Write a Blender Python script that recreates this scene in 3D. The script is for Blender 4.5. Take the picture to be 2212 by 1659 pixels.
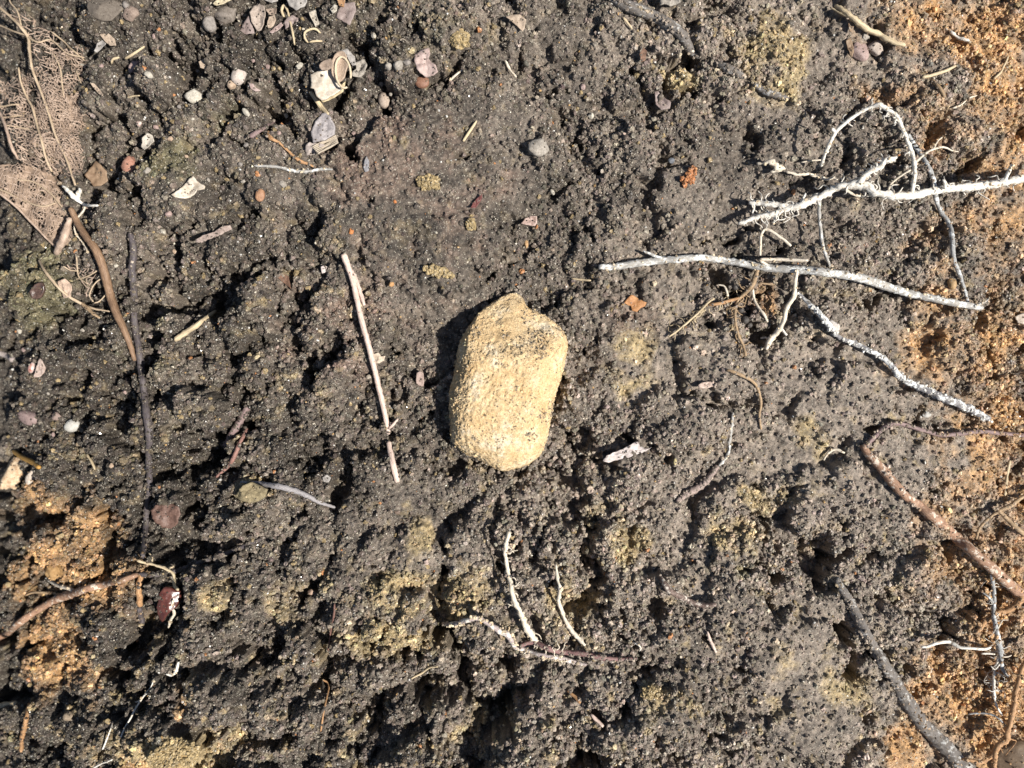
import bpy, bmesh, math, random
import numpy as np
from mathutils import Vector, Matrix, noise as mnoise

# ------------------------------------------------------------------ clear
for o in list(bpy.data.objects):
    bpy.data.objects.remove(o, do_unlink=True)
scene = bpy.context.scene
COL = scene.collection
PX = 1e-4            # one photo pixel = 0.1 mm on the soil plane
CAM_D = 0.2838       # camera height above the soil plane, metres

# ------------------------------------------------------------------ camera
cam = bpy.data.cameras.new('camera')
cam.sensor_width = 36.0
cam.lens = 28.0
cam.clip_start = 0.005
cam.clip_end = 100.0
cam.dof.use_dof = True
cam.dof.focus_distance = CAM_D - 0.006
cam.dof.aperture_fstop = 6.0
camo = bpy.data.objects.new('camera', cam)
camo.location = (0, 0, CAM_D)
COL.objects.link(camo)
scene.camera = camo

# ------------------------------------------------------------------ sky and sun
SUN_DIR = Vector((0.72, -0.27, 0.95)).normalized()
sun_el = math.asin(SUN_DIR.z)
sun_az = math.atan2(SUN_DIR.x, SUN_DIR.y)      # clockwise from +Y
world = bpy.data.worlds.new('World')
scene.world = world
world.use_nodes = True
wn = world.node_tree
bgn = wn.nodes.get('Background') or wn.nodes.new('ShaderNodeBackground')
sky = wn.nodes.new('ShaderNodeTexSky')
sky.sky_type = 'NISHITA'
sky.sun_disc = False
sky.sun_elevation = sun_el
sky.sun_rotation = sun_az
wn.links.new(sky.outputs[0], bgn.inputs['Color'])
bgn.inputs['Strength'].default_value = 0.05
sun = bpy.data.lights.new('sun', 'SUN')
sun.energy = 5.0
sun.angle = math.radians(0.5)
sun.color = (1.0, 0.955, 0.88)
suno = bpy.data.objects.new('sun', sun)
suno.rotation_euler = SUN_DIR.to_track_quat('Z', 'Y').to_euler()
suno.location = (0.5, -0.3, 0.8)
COL.objects.link(suno)
scene.view_settings.view_transform = 'Standard'
scene.view_settings.look = 'None'
scene.view_settings.exposure = 0.75
scene.view_settings.gamma = 1.0
scene.view_settings.use_curve_mapping = False
scene.render.engine = 'CYCLES'
scene.cycles.max_bounces = 5

# ------------------------------------------------------------------ helpers
rng = np.random.default_rng(11)
random.seed(11)


def lin(r, g, b, k=0.8):
    f = lambda c: ((c / 255 + 0.055) / 1.055) ** 2.4 if c > 10 else c / 255 / 12.92
    return (f(r) * k, f(g) * k, f(b) * k, 1.0)


def thing(o, label, cat, group=None):
    o['label'] = label
    o['category'] = cat
    if group:
        o['group'] = group
    return o


def empty(name, loc, label, cat, group=None):
    o = bpy.data.objects.new(name, None)
    o.empty_display_size = 0.005
    o.location = loc
    COL.objects.link(o)
    return thing(o, label, cat, group)


def build(name, verts, faces, mat, parent=None, smooth=True, origin=None, tc=None):
    """one mesh object; verts in world metres, origin at the base centre"""
    v = np.asarray(verts, dtype=float)
    if origin is None:
        origin = np.array([v[:, 0].mean(), v[:, 1].mean(), v[:, 2].min()])
    origin = np.asarray(origin, dtype=float)
    me = bpy.data.meshes.new(name)
    me.from_pydata((v - origin).tolist(), [], faces)
    if smooth:
        me.polygons.foreach_set('use_smooth', [True] * len(me.polygons))
    if tc is not None:
        at = me.attributes.new('tc', 'FLOAT_VECTOR', 'POINT')
        at.data.foreach_set('vector', np.asarray(tc, dtype=np.float32).ravel())
    me.materials.append(mat)
    me.update()
    o = bpy.data.objects.new(name, me)
    COL.objects.link(o)
    if parent is not None:
        o.parent = parent
        o.location = Vector(origin.tolist()) - parent.location
    else:
        o.location = origin.tolist()
    return o


# ---- small numpy noise on regular grids
def vnoise(shape, cell, seed):
    r = np.random.default_rng(seed)
    h, w = shape
    gh, gw = int(h / cell) + 3, int(w / cell) + 3
    L = r.random((gh, gw))
    y = np.arange(h) / cell
    x = np.arange(w) / cell
    yi = y.astype(int); xi = x.astype(int)
    fy = y - yi; fx = x - xi
    fy = fy * fy * (3 - 2 * fy); fx = fx * fx * (3 - 2 * fx)
    a = L[yi][:, xi]; b = L[yi][:, xi + 1]; c = L[yi + 1][:, xi]; d = L[yi + 1][:, xi + 1]
    fx = fx[None, :]; fy = fy[:, None]
    return (a * (1 - fx) + b * fx) * (1 - fy) + (c * (1 - fx) + d * fx) * fy - 0.5


def fbm(shape, cell, seed, octv=4, gain=0.5):
    out = 0; a = 1.0
    for k in range(octv):
        out = out + a * vnoise(shape, max(cell / 2 ** k, 1.01), seed + 17 * k)
        a *= gain
    return out


def sample(A, fy, fx):
    h, w = A.shape
    fy = np.clip(fy, 0, h - 1.001); fx = np.clip(fx, 0, w - 1.001)
    yi = fy.astype(int); xi = fx.astype(int)
    ty = fy - yi; tx = fx - xi
    return (A[yi, xi] * (1 - tx) + A[yi, xi + 1] * tx) * (1 - ty) + (A[yi + 1, xi] * (1 - tx) + A[yi + 1, xi + 1] * tx) * ty


def blur(A, r):
    """box blur twice, radius r cells"""
    for _ in range(2):
        for ax in (0, 1):
            pad = [(0, 0), (0, 0)]; pad[ax] = (r + 1, r)
            P = np.cumsum(np.pad(A, pad, mode='edge'), axis=ax)
            n = A.shape[ax]
            hi = np.take(P, np.arange(2 * r + 1, 2 * r + 1 + n), axis=ax)
            lo = np.take(P, np.arange(0, n), axis=ax)
            A = (hi - lo) / (2 * r + 1)
    return A


def inpoly(x, y, poly):
    x = np.asarray(x, float); y = np.asarray(y, float)
    ins = np.zeros(x.shape, bool)
    n = len(poly)
    for i in range(n):
        x1, y1 = poly[i]; x2, y2 = poly[(i + 1) % n]
        c = ((y1 > y) != (y2 > y)) & (x < (x2 - x1) * (y - y1) / ((y2 - y1) or 1e-9) + x1)
        ins ^= c
    return ins
# ------------------------------------------------------------------ materials
def nt(name):
    m = bpy.data.materials.new(name)
    m.use_nodes = True
    t = m.node_tree
    b = t.nodes.get('Principled BSDF')
    return m, t, b


def add(t, kind, **kw):
    n = t.nodes.new(kind)
    for k, v in kw.items():
        if k.startswith('i_'):
            n.inputs[k[2:].replace('_', ' ')].default_value = v
        else:
            setattr(n, k, v)
    return n


def ramp(t, fac, stops):
    r = t.nodes.new('ShaderNodeValToRGB')
    els = r.color_ramp.elements
    while len(els) < len(stops):
        els.new(0.5)
    for e, (p, c) in zip(els, stops):
        e.position = p
        e.color = c if len(c) == 4 else (*c, 1)
    t.links.new(fac, r.inputs['Fac'])
    return r.outputs['Color']


def mix(t, fac, a, b, mode='MIX'):
    n = t.nodes.new('ShaderNodeMix')
    n.data_type = 'RGBA'
    n.blend_type = mode
    for s, v in ((n.inputs[0], fac), (n.inputs[6], a), (n.inputs[7], b)):
        if hasattr(v, 'is_output') or isinstance(v, bpy.types.NodeSocket):
            t.links.new(v, s)
        elif isinstance(v, (int, float)):
            s.default_value = v
        else:
            s.default_value = v if len(v) == 4 else (*v, 1)
    return n.outputs[2]


def noise_tex(t, vec, scale, detail=4, rough=0.6, out='Fac'):
    n = add(t, 'ShaderNodeTexNoise', i_Scale=scale, i_Detail=detail, i_Roughness=rough)
    if vec is not None:
        t.links.new(vec, n.inputs['Vector'])
    return n.outputs[0 if out == 'Fac' else 1]


def bump(t, b, height, strength, dist, prev=None):
    n = add(t, 'ShaderNodeBump', i_Strength=strength, i_Distance=dist)
    t.links.new(height, n.inputs['Height'])
    if prev is not None:
        t.links.new(prev, n.inputs['Normal'])
    t.links.new(n.outputs[0], b.inputs['Normal'])
    return n.outputs[0]


def objco(t):
    return t.nodes.new('ShaderNodeTexCoord').outputs['Object']


# soil: colour comes from the 'col' attribute (kinds of earth plus painted light falloff), the
# shader adds grain-sized variation, mineral grains and uneven gloss
def make_soil(name, attr_type, flat=False):
    m, t, b = nt(name)
    at = add(t, 'ShaderNodeAttribute', attribute_type=attr_type, attribute_name='col')
    co = t.nodes.new('ShaderNodeNewGeometry').outputs['Position']
    n1 = noise_tex(t, co, 2600, 3, 0.7)
    c = mix(t, 1.0, at.outputs['Color'], ramp(t, n1, [(0.3, (0.45, 0.45, 0.46)), (0.7, (1.75, 1.72, 1.64))]), 'MULTIPLY')
    v = add(t, 'ShaderNodeTexVoronoi', i_Scale=3600.0)
    t.links.new(co, v.inputs['Vector'])
    sep = t.nodes.new('ShaderNodeSeparateColor')
    t.links.new(v.outputs['Color'], sep.inputs[0])
    pale = ramp(t, sep.outputs[0], [(0.955, (0, 0, 0)), (0.965, (1, 1, 1))])
    c = mix(t, pale, c, (0.34, 0.31, 0.25, 1))
    t.links.new(c, b.inputs['Base Color'])
    b.inputs['Specular IOR Level'].default_value = 0.42
    rr = ramp(t, sep.outputs[1], [(0.0, (0.30,) * 3), (0.25, (0.45,) * 3), (0.5, (0.7,) * 3), (1.0, (0.85,) * 3)])
    t.links.new(rr, b.inputs['Roughness'])
    if not flat:
        bump(t, b, noise_tex(t, co, 3800, 4, 0.75), 0.9, 0.00035)
    return m


M_SOIL = make_soil('soil_earth', 'GEOMETRY')
M_CRUMB = make_soil('soil_crumb', 'INSTANCER', True)

# ------------------------------------------------------------------ soil heights (photo pixels, later metres)
G = 3.4
U0, U1, V0, V1 = -230.0, 3880.0, -230.0, 2970.0
gw, gh = int((U1 - U0) / G), int((V1 - V0) / G)
gu = U0 + np.arange(gw) * G
gv = V0 + np.arange(gh) * G
GU, GV = np.meshgrid(gu, gv)
SH = (gh, gw)

wu = fbm(SH, 40, 3, 4) * 46
wv = fbm(SH, 40, 4, 4) * 46
WU, WV = GU + wu, GV + wv


def gauss(u, v, ru, rv, rot=0.0, warp=True):
    a = math.radians(rot)
    X, Y = (WU, WV) if warp else (GU, GV)
    x = X - u; y = Y - v
    p = (x * math.cos(a) + y * math.sin(a)) / ru
    q = (-x * math.sin(a) + y * math.cos(a)) / rv
    return np.exp(-(p * p + q * q))


def clodshape(u, v, ru, rv, rot=0.0, p=4.0):
    a = math.radians(rot)
    x = WU - u; y = WV - v
    pp = (x * math.cos(a) + y * math.sin(a)) / ru
    qq = (-x * math.sin(a) + y * math.cos(a)) / rv
    d = pp * pp + qq * qq
    return np.clip(1 - d ** (p / 2), 0, None) ** (1 / 2.2)


# macro relief of the little pit
H = fbm(SH, 260, 21, 3) * 50
H += -2.5e-4 * np.clip(1000 - GU, 0, None) ** 2
H += -0.95e-4 * np.clip(GU - 2500, 0, None) ** 2
H += 40 * np.clip((GV - 1900) / 900, 0, 1)
H += -45 * gauss(1950, 1500, 420, 380)
H += -70 * gauss(1640, 2440, 110, 230, -25) - 80 * gauss(2110, 2720, 150, 90) - 60 * gauss(1780, 2400, 150, 60)
H += -90 * gauss(50, 820, 110, 90) - 70 * gauss(300, 540, 60, 150)
CLODS = [  # u, v, ru, rv, rot, height
    (1500, 720, 330, 330, 20, 62), (1660, 560, 330, 270, 0, 40), (1215, 1250, 190, 220, 0, 42), (560, 2450, 190, 250, 10, 85),
    (420, 1500, 165, 155, 0, 45), (640, 1540, 150, 170, 20, 40), (1900, 1920, 160, 150, 0, 75), (1350, 2150, 230, 110, 10, 50),
    (1480, 1960, 90, 120, 0, 50), (1650, 1960, 80, 150, 10, 55), (1720, 2140, 150, 150, 0, 60), (1480, 2590, 200, 150, -20, 70),
    (2260, 2560, 240, 190, 0, 60), (1850, 2620, 170, 130, 0, 60), (520, 765, 150, 110, 10, 52), (770, 390, 90, 80, 0, 40),
    (620, 610, 110, 75, 0, 42), (560, 350, 60, 55, 0, 30), (440, 340, 50, 45, 0, 30), (230, 1170, 150, 140, 0, 50),
    (30, 1000, 150, 170, 0, 75), (2720, 2330, 200, 170, 0, 45), (2580, 2010, 160, 120, 0, 45), (1600, 130, 130, 80, 0, 45),
    (1420, 130, 130, 90, 0, 40), (2420, 310, 130, 110, 0, 35), (2720, 260, 150, 170, 0, 40), (2110, 1190, 190, 150, 0, 30),
    (2240, 1640, 240, 190, 0, 35), (2060, 1380, 110, 150, 0, 35), (800, 2130, 190, 90, 5, 50), (890, 1740, 90, 60, 0, 55),
    (700, 2600, 230, 160, 0, 50), (150, 2000, 230, 110, 10, 45), (200, 2110, 80, 80, 0, 40), (2270, 2250, 130, 120, 0, 45),
    (2510, 2270, 120, 130, 0, 50), (2360, 2230, 60, 60, 0, 45), (2580, 2170, 110, 110, 0, 50), (2450, 2420, 150, 110, 0, 40),
    (2000, 2240, 120, 80, 0, 40), (1270, 2000, 150, 110, 0, 40), (1060, 2560, 180, 150, 0, 45), (1130, 2330, 170, 110, 0, 35),
    (3350, 280, 160, 120, 0, 40), (3560, 320, 130, 150, 0, 40), (3420, 950, 160, 120, 0, 40), (3560, 1280, 140, 160, 0, 45),
    (3250, 1750, 220, 160, 0, 45), (2950, 1800, 200, 140, 0, 35), (3000, 1420, 180, 130, 0, 30), (2920, 2500, 150, 170, 0, 50),
    (3120, 700, 200, 120, 0, 30), (3130, 500, 120, 110, 0, 35), (900, 1000, 180, 150, 0, 35), (730, 1180, 140, 110, 0, 38),
    (1000, 620, 140, 130, 0, 35), (1130, 190, 150, 120, 0, 25), (880, 560, 110, 100, 0, 30), (330, 2640, 190, 120, 0, 40),
]
clo = np.zeros(SH)
for (u, v, ru, rv, rot, h) in CLODS:
    clo = np.maximum(clo, 1.5 * h * clodshape(u, v, ru, rv, rot))
for k in range(420):
    u, v = rng.uniform(U0, U1), rng.uniform(V0, V1)
    r = rng.uniform(45, 130)
    i0, i1 = int(max(0, (v - 1.5 * r - V0) / G)), int(min(gh, (v + 1.5 * r - V0) / G))
    j0, j1 = int(max(0, (u - 1.5 * r - U0) / G)), int(min(gw, (u + 1.5 * r - U0) / G))
    if i1 <= i0 or j1 <= j0:
        continue
    x = (WU[i0:i1, j0:j1] - u) / r; y = (WV[i0:i1, j0:j1] - v) / (r * rng.uniform(0.7, 1.1))
    s = r * rng.uniform(0.25, 0.6) * np.clip(1 - (x * x + y * y) ** 2, 0, None) ** 0.45
    clo[i0:i1, j0:j1] = np.maximum(clo[i0:i1, j0:j1], s)
H += clo

# deep cracks and holes seen as black gaps: (width, depth, points)
CRACKS = [
    (22, 70, [(1400, 400), (1310, 470), (1270, 570), (1225, 640), (1190, 750), (1150, 850)]),
    (16, 60, [(1680, 0), (1740, 60), (1790, 130)]), (20, 60, [(1600, 100), (1545, 135), (1580, 230)]),
    (26, 60, [(1080, 1110), (1050, 1180), (1045, 1260), (1045, 1380)]), (16, 50, [(1115, 1290), (1040, 1300)]),
    (34, 110, [(530, 2250), (420, 2350), (395, 2450), (420, 2520)]), (30, 70, [(180, 2690), (130, 2730)]),
    (30, 130, [(1570, 2230), (1620, 2390), (1660, 2430)]), (30, 120, [(1660, 2450), (1730, 2530), (1770, 2560)]), (24, 110, [(1770, 2570), (1760, 2650)]), (26, 100, [(1640, 2300), (1700, 2380), (1790, 2400)]), (30, 120, [(1745, 1850), (1750, 1940), (1800, 2000)]),
    (28, 100, [(1570, 1960), (1580, 2120), (1600, 2200)]), (24, 90, [(1290, 2440), (1275, 2520)]), (16, 60, [(1380, 2560), (1370, 2660)]),
    (34, 130, [(2020, 2660), (2080, 2700), (2160, 2730)]), (24, 110, [(2940, 2050), (2950, 2120), (2990, 2250), (3050, 2480), (3110, 2560)]),
    (22, 100, [(1968, 1430), (1978, 1530), (2040, 1590)]), (20, 80, [(2530, 1390), (2515, 1510)]), (18, 70, [(2130, 1390), (2150, 1450), (2120, 1500)]),
    (20, 90, [(320, 1220), (200, 1190), (180, 1250)]), (20, 80, [(150, 1290), (125, 1370), (80, 1400)]), (18, 60, [(260, 1330), (170, 1350)]),
    (20, 80, [(420, 1420), (450, 1370)]), (16, 60, [(455, 1430), (495, 1540)]), (24, 100, [(490, 1600), (485, 1720), (480, 1850)]),
    (18, 60, [(330, 1510), (420, 1600)]), (24, 90, [(880, 1350), (895, 1430)]), (20, 90, [(1610, 1690), (1660, 1720), (1720, 1735)]),
    (22, 80, [(640, 1490), (600, 1560)]), (26, 90, [(740, 1650), (700, 1690), (640, 1700)]), (26, 80, [(700, 1880), (660, 1900), (560, 1960)]),
    (20, 60, [(1190, 1690), (1200, 1780)]), (24, 80, [(850, 2300), (830, 2360)]), (24, 80, [(380, 2330), (320, 2440)]),
    (18, 60, [(560, 1310), (570, 1380)]), (16, 50, [(650, 320), (660, 370), (700, 390)]), (18, 60, [(705, 380), (710, 450)]),
    (14, 50, [(395, 480), (400, 560), (440, 660)]), (20, 80, [(320, 590), (310, 660), (270, 720)]), (20, 70, [(480, 640), (510, 670)]),
    (18, 60, [(560, 410), (570, 440)]), (14, 60, [(2280, 320), (2300, 340)]), (16, 60, [(2080, 100), (2050, 140)]), (14, 60, [(2240, 140), (2260, 160)]),
    (12, 60, [(1960, 330), (2010, 325)]), (14, 60, [(1840, 190), (1855, 260)]), (16, 70, [(1830, 270), (1890, 260)]), (14, 70, [(2590, 160), (2620, 230)]),
    (14, 50, [(2260, 300), (2270, 350)]), (14, 60, [(2300, 500), (2330, 560)]), (12, 60, [(2540, 820), (2590, 870)]), (14, 50, [(2050, 800), (2040, 890)]),
    (24, 90, [(2620, 1020), (2560, 1020), (2530, 960)]), (24, 80, [(2740, 1150), (2680, 1190)]), (18, 80, [(2960, 560), (3010, 590)]),
    (16, 70, [(2900, 60), (2910, 120)]), (18, 70, [(3240, 20), (3290, 60)]), (18, 60, [(3330, 430), (3280, 420)]), (20, 70, [(3500, 570), (3560, 520)]),
    (16, 60, [(3060, 1130), (3140, 1020), (3200, 1040)]), (20, 70, [(3500, 1190), (3540, 1140)]), (16, 70, [(3530, 1300), (3570, 1380)]),
    (14, 60, [(3280, 1460), (3270, 1580)]), (14, 60, [(3100, 1530), (3150, 1520)]), (16, 70, [(2930, 1910), (2960, 2000)]), (16, 70, [(3070, 1900), (3110, 2020), (3120, 2100)]),
    (16, 80, [(3220, 2310), (3230, 2400)]), (16, 60, [(3340, 2230), (3390, 2280)]), (22, 90, [(3600, 2070), (3580, 2170)]), (16, 70, [(2870, 1850), (2870, 1900)]),
    (16, 70, [(2350, 1890), (2370, 1940)]), (14, 60, [(2560, 2000), (2610, 2010)]), (14, 60, [(2150, 2050), (2100, 1990)]), (16, 60, [(2270, 2120), (2320, 2170)]),
    (14, 60, [(2340, 2380), (2400, 2370)]), (20, 80, [(2280, 2480), (2130, 2530)]), (18, 80, [(2000, 2540), (2020, 2600)]), (20, 90, [(1500, 2440), (1490, 2490)]),
    (14, 50, [(950, 2120), (1000, 2200)]), (14, 60, [(1010, 2150), (1020, 2210)]), (18, 70, [(1040, 1870), (1030, 1930)]), (16, 70, [(1160, 1900), (1170, 1960)]),
    (18, 80, [(1260, 2100), (1170, 2160)]), (22, 90, [(1120, 2290), (1150, 2340)]), (16, 60, [(1400, 1910), (1440, 1960)]), (24, 80, [(620, 1790), (660, 1820)]),
    (26, 60, [(100, 1830), (80, 1930)]), (20, 60, [(320, 1830), (310, 2060)]), (18, 70, [(300, 2150), (330, 2070)]),
    (18, 60, [(1180, 330), (1170, 380)]), (16, 50, [(1000, 350), (1040, 330)]), (20, 60, [(1020, 280), (1000, 300)]), (16, 50, [(870, 380), (860, 440)]),
]


CN = fbm(SH, 22, 61, 3)


def crack(width, depth, pts):
    global H
    pad = width * 3 + 40
    us = [p[0] for p in pts]; vs = [p[1] for p in pts]
    i0, i1 = int(max(0, (min(vs) - pad - V0) / G)), int(min(gh, (max(vs) + pad - V0) / G))
    j0, j1 = int(max(0, (min(us) - pad - U0) / G)), int(min(gw, (max(us) + pad - U0) / G))
    X = WU[i0:i1, j0:j1]; Y = WV[i0:i1, j0:j1]
    d = np.full(X.shape, 1e9)
    for (a, b), (c, e) in zip(pts[:-1], pts[1:]):
        dx, dy = c - a, e - b
        s = np.clip(((X - a) * dx + (Y - b) * dy) / (dx * dx + dy * dy), 0, 1)
        d = np.minimum(d, np.hypot(X - a - s * dx, Y - b - s * dy))
    wl_ = width * (0.55 + 1.5 * np.clip(CN[i0:i1, j0:j1] + 0.3, 0, 1))
    k = np.clip((wl_ - d) / (wl_ * 0.6) + 0.3, 0, 1)
    H[i0:i1, j0:j1] -= depth * k * k * (3 - 2 * k)


for (w_, d_, p_) in CRACKS:
    q_ = [p_[0]]
    for a_, b_ in zip(p_[:-1], p_[1:]):
        j_ = rng.normal(0, 0.13, 2) * math.hypot(b_[0] - a_[0], b_[1] - a_[1])
        q_ += [((a_[0] + b_[0]) / 2 + j_[0], (a_[1] + b_[1]) / 2 + j_[1]), b_]
    p_ = q_
    crack(w_ * 1.15, d_ * 1.35, p_)

rough_map = np.clip(0.75 + 0.9 * 1.2 * fbm(SH, 130, 77, 3) - 0.65 * gauss(1500, 740, 360, 360) - 0.45 * gauss(2300, 1400, 450, 380)
                    - 0.35 * gauss(3000, 1500, 300, 300) + 0.45 * np.clip(gauss(1600, 2450, 850, 480) * 1.3, 0, 1) - 0.55 * np.clip(gauss(3150, 2150, 480, 560) * 1.4, 0, 1) + 0.4 * np.clip(gauss(450, 1400, 600, 1100) * 1.3, 0, 1), 0.25, 1.3)

for k in range(1300):          # small gaps between crumbs, mostly across the sun's direction
    u, v = rng.uniform(U0, U1), rng.uniform(V0, V1)
    if rng.random() > (float(sample(rough_map, np.array([(v - V0) / G]), np.array([(u - U0) / G]))[0]) - 0.2) * 1.1:
        continue
    a = rng.normal(1.15, 0.6); l = rng.uniform(10, 64)
    crack(rng.uniform(6, 17), rng.uniform(35, 95), [(u, v), (u + l * math.cos(a), v + l * math.sin(a))])
# the earth breaks into clods: a net of gaps between irregular cells, open in places only
def cells(cell, seed, amp):
    r_ = np.random.default_rng(seed)
    nx_, ny_ = int((U1 - U0) / cell) + 4, int((V1 - V0) / cell) + 4
    px = (np.arange(nx_)[None, :] + r_.uniform(-0.1, 1.1, (ny_, nx_)) - 1.5) * cell + U0
    py = (np.arange(ny_)[:, None] + r_.uniform(-0.1, 1.1, (ny_, nx_)) - 1.5) * cell + V0
    X = GU + fbm(SH, cell * 0.45, seed + 1, 4) * cell * amp; Y = GV + fbm(SH, cell * 0.45, seed + 2, 4) * cell * amp
    ci = np.clip(((X - U0) / cell + 1).astype(int), 1, nx_ - 2); cj = np.clip(((Y - V0) / cell + 1).astype(int), 1, ny_ - 2)
    f1 = np.full(SH, 1e9); f2 = np.full(SH, 1e9); hid = np.zeros(SH)
    hv = r_.uniform(-1, 1, (ny_, nx_))
    for a in (-1, 0, 1):
        for b in (-1, 0, 1):
            d = np.hypot(X - px[cj + a, ci + b], Y - py[cj + a, ci + b])
            near = d < f1
            f2 = np.where(near, f1, np.minimum(f2, d))
            hid = np.where(near, hv[cj + a, ci + b], hid)
            f1 = np.where(near, d, f1)
    return f2 - f1, hid


for (cell, seed, wmin, wmax, depth, step, gate0) in ((230, 611, 10, 46, 95, 20, -0.02), (120, 612, 6, 30, 70, 14, 0.0), (62, 613, 4, 17, 42, 8, 0.0)):
    e_, hid = cells(cell, seed, 0.55)
    gate = np.clip(1.6 * (vnoise(SH, cell * 0.9, seed + 7) + 0.5 * vnoise(SH, cell * 0.4, seed + 8)) + gate0 + 1.0 * (rough_map - 0.8), 0, 1)
    w = wmin * 0.3 + wmax * gate
    k = np.clip((w - e_) / (w * 0.55), 0, 1) * np.clip(gate * 3, 0, 1)
    H += step * hid * np.clip(rough_map, 0.3, 1.1) - depth * k * k * (3 - 2 * k)

# crumb structure: piles of rounded aggregates of falling size
def pile(H, n, rmin, rmax, zk, hk, seed, power=1.6):
    r_ = np.random.default_rng(seed)
    base = H.copy()
    out = H
    U = r_.uniform(U0, U1, n); V = r_.uniform(V0, V1, n)
    R = rmin + (rmax - rmin) * r_.random(n) ** power
    asp = r_.uniform(0.7, 1.35, n); ang = r_.uniform(0, math.pi, n)
    zo = r_.uniform(*zk, n)
    ca, sa = np.cos(ang), np.sin(ang)
    ci = ((V - V0) / G); cj = ((U - U0) / G)
    for k in range(n):
        r = R[k] / G
        e = int(r * 1.35) + 1
        i0 = int(ci[k]) - e; i1 = int(ci[k]) + e + 1; j0 = int(cj[k]) - e; j1 = int(cj[k]) + e + 1
        if i0 < 0 or j0 < 0 or i1 > gh or j1 > gw:
            continue
        rm = rough_map[int(ci[k]), int(cj[k])]
        y = (np.arange(i0, i1) - ci[k])[:, None] / r
        x = (np.arange(j0, j1) - cj[k])[None, :] / r
        p = (x * ca[k] + y * sa[k]) * asp[k]; q = (-x * sa[k] + y * ca[k]) / asp[k]
        s = 1 - (p * p + q * q)
        b = base[int(ci[k]), int(cj[k])]
        z = np.where(s > 0, b + R[k] * rm * (zo[k] + hk * np.sqrt(np.maximum(s, 0))), -1e9)
        np.maximum(out[i0:i1, j0:j1], z, out=out[i0:i1, j0:j1])
    return out


def warp(H, cell, amp, seed):
    iy, ix = np.mgrid[0:gh, 0:gw].astype(float)
    return sample(H, iy + fbm(SH, cell, seed, 3) * amp, ix + fbm(SH, cell, seed + 5, 3) * amp)


Hb = blur(H, 26)
H = np.maximum(H, Hb - 62 - 0.35 * np.maximum(Hb - 62 - H, 0))
for (w_, d_, p_) in ((34, 90, [(1535, 2180), (1590, 2290), (1640, 2365)]), (38, 95, [(1640, 2380), (1720, 2490), (1790, 2570)]), (26, 90, [(1740, 1850), (1742, 1920), (1768, 1975)]),
                     (24, 90, [(2932, 2050), (2950, 2130), (2992, 2250)]), (34, 90, [(2010, 2655), (2090, 2712)]), (30, 80, [(405, 2330), (385, 2440), (410, 2510)]), (24, 60, [(1400, 410), (1305, 480), (1262, 580), (1215, 660)])):
    crack(w_, d_, p_)
H = pile(H, 3300, 20, 85, (-0.75, 0.05), 1.05, 301, 2.2)
H = warp(H, 9, 6.0, 41)
H = pile(H, 9000, 9, 30, (-0.55, 0.05), 0.68, 303, 2.0)
H = warp(H, 7, 5.0, 47)
H = pile(H, 46000, 3.6, 13, (-0.5, 0.3), 0.8, 302, 2.2)
H = warp(H, 3.2, 2.6, 43)
H += fbm(SH, 2.6, 55, 2) * (4.0 + 3.0 * rough_map)
H -= np.median(H)
Hm = H * PX                       # metres
Hs = blur(Hm, 6)                  # smoothed, for what lies on the soil
Hmax = Hs + 0.8 * np.sqrt(np.maximum(blur((Hm - Hs) ** 2, 6), 0))


def g_at(A, x, y):
    x = np.asarray(x, float); y = np.asarray(y, float)
    return sample(A, (-y / PX + 1368 - V0) / G, (x / PX + 1824 - U0) / G)


def P(u, v, h=0.0, A=None):
    """world point above the soil at h photo pixels whose picture place is (u, v)"""
    A = Hmax if A is None else A
    z = 0.0
    for _ in range(4):
        k = (CAM_D - z) / CAM_D
        x = (u - 1824) * PX * k; y = -(v - 1368) * PX * k
        z = float(g_at(A, x, y)) + h * PX
    return np.array([x, y, z])


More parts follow.
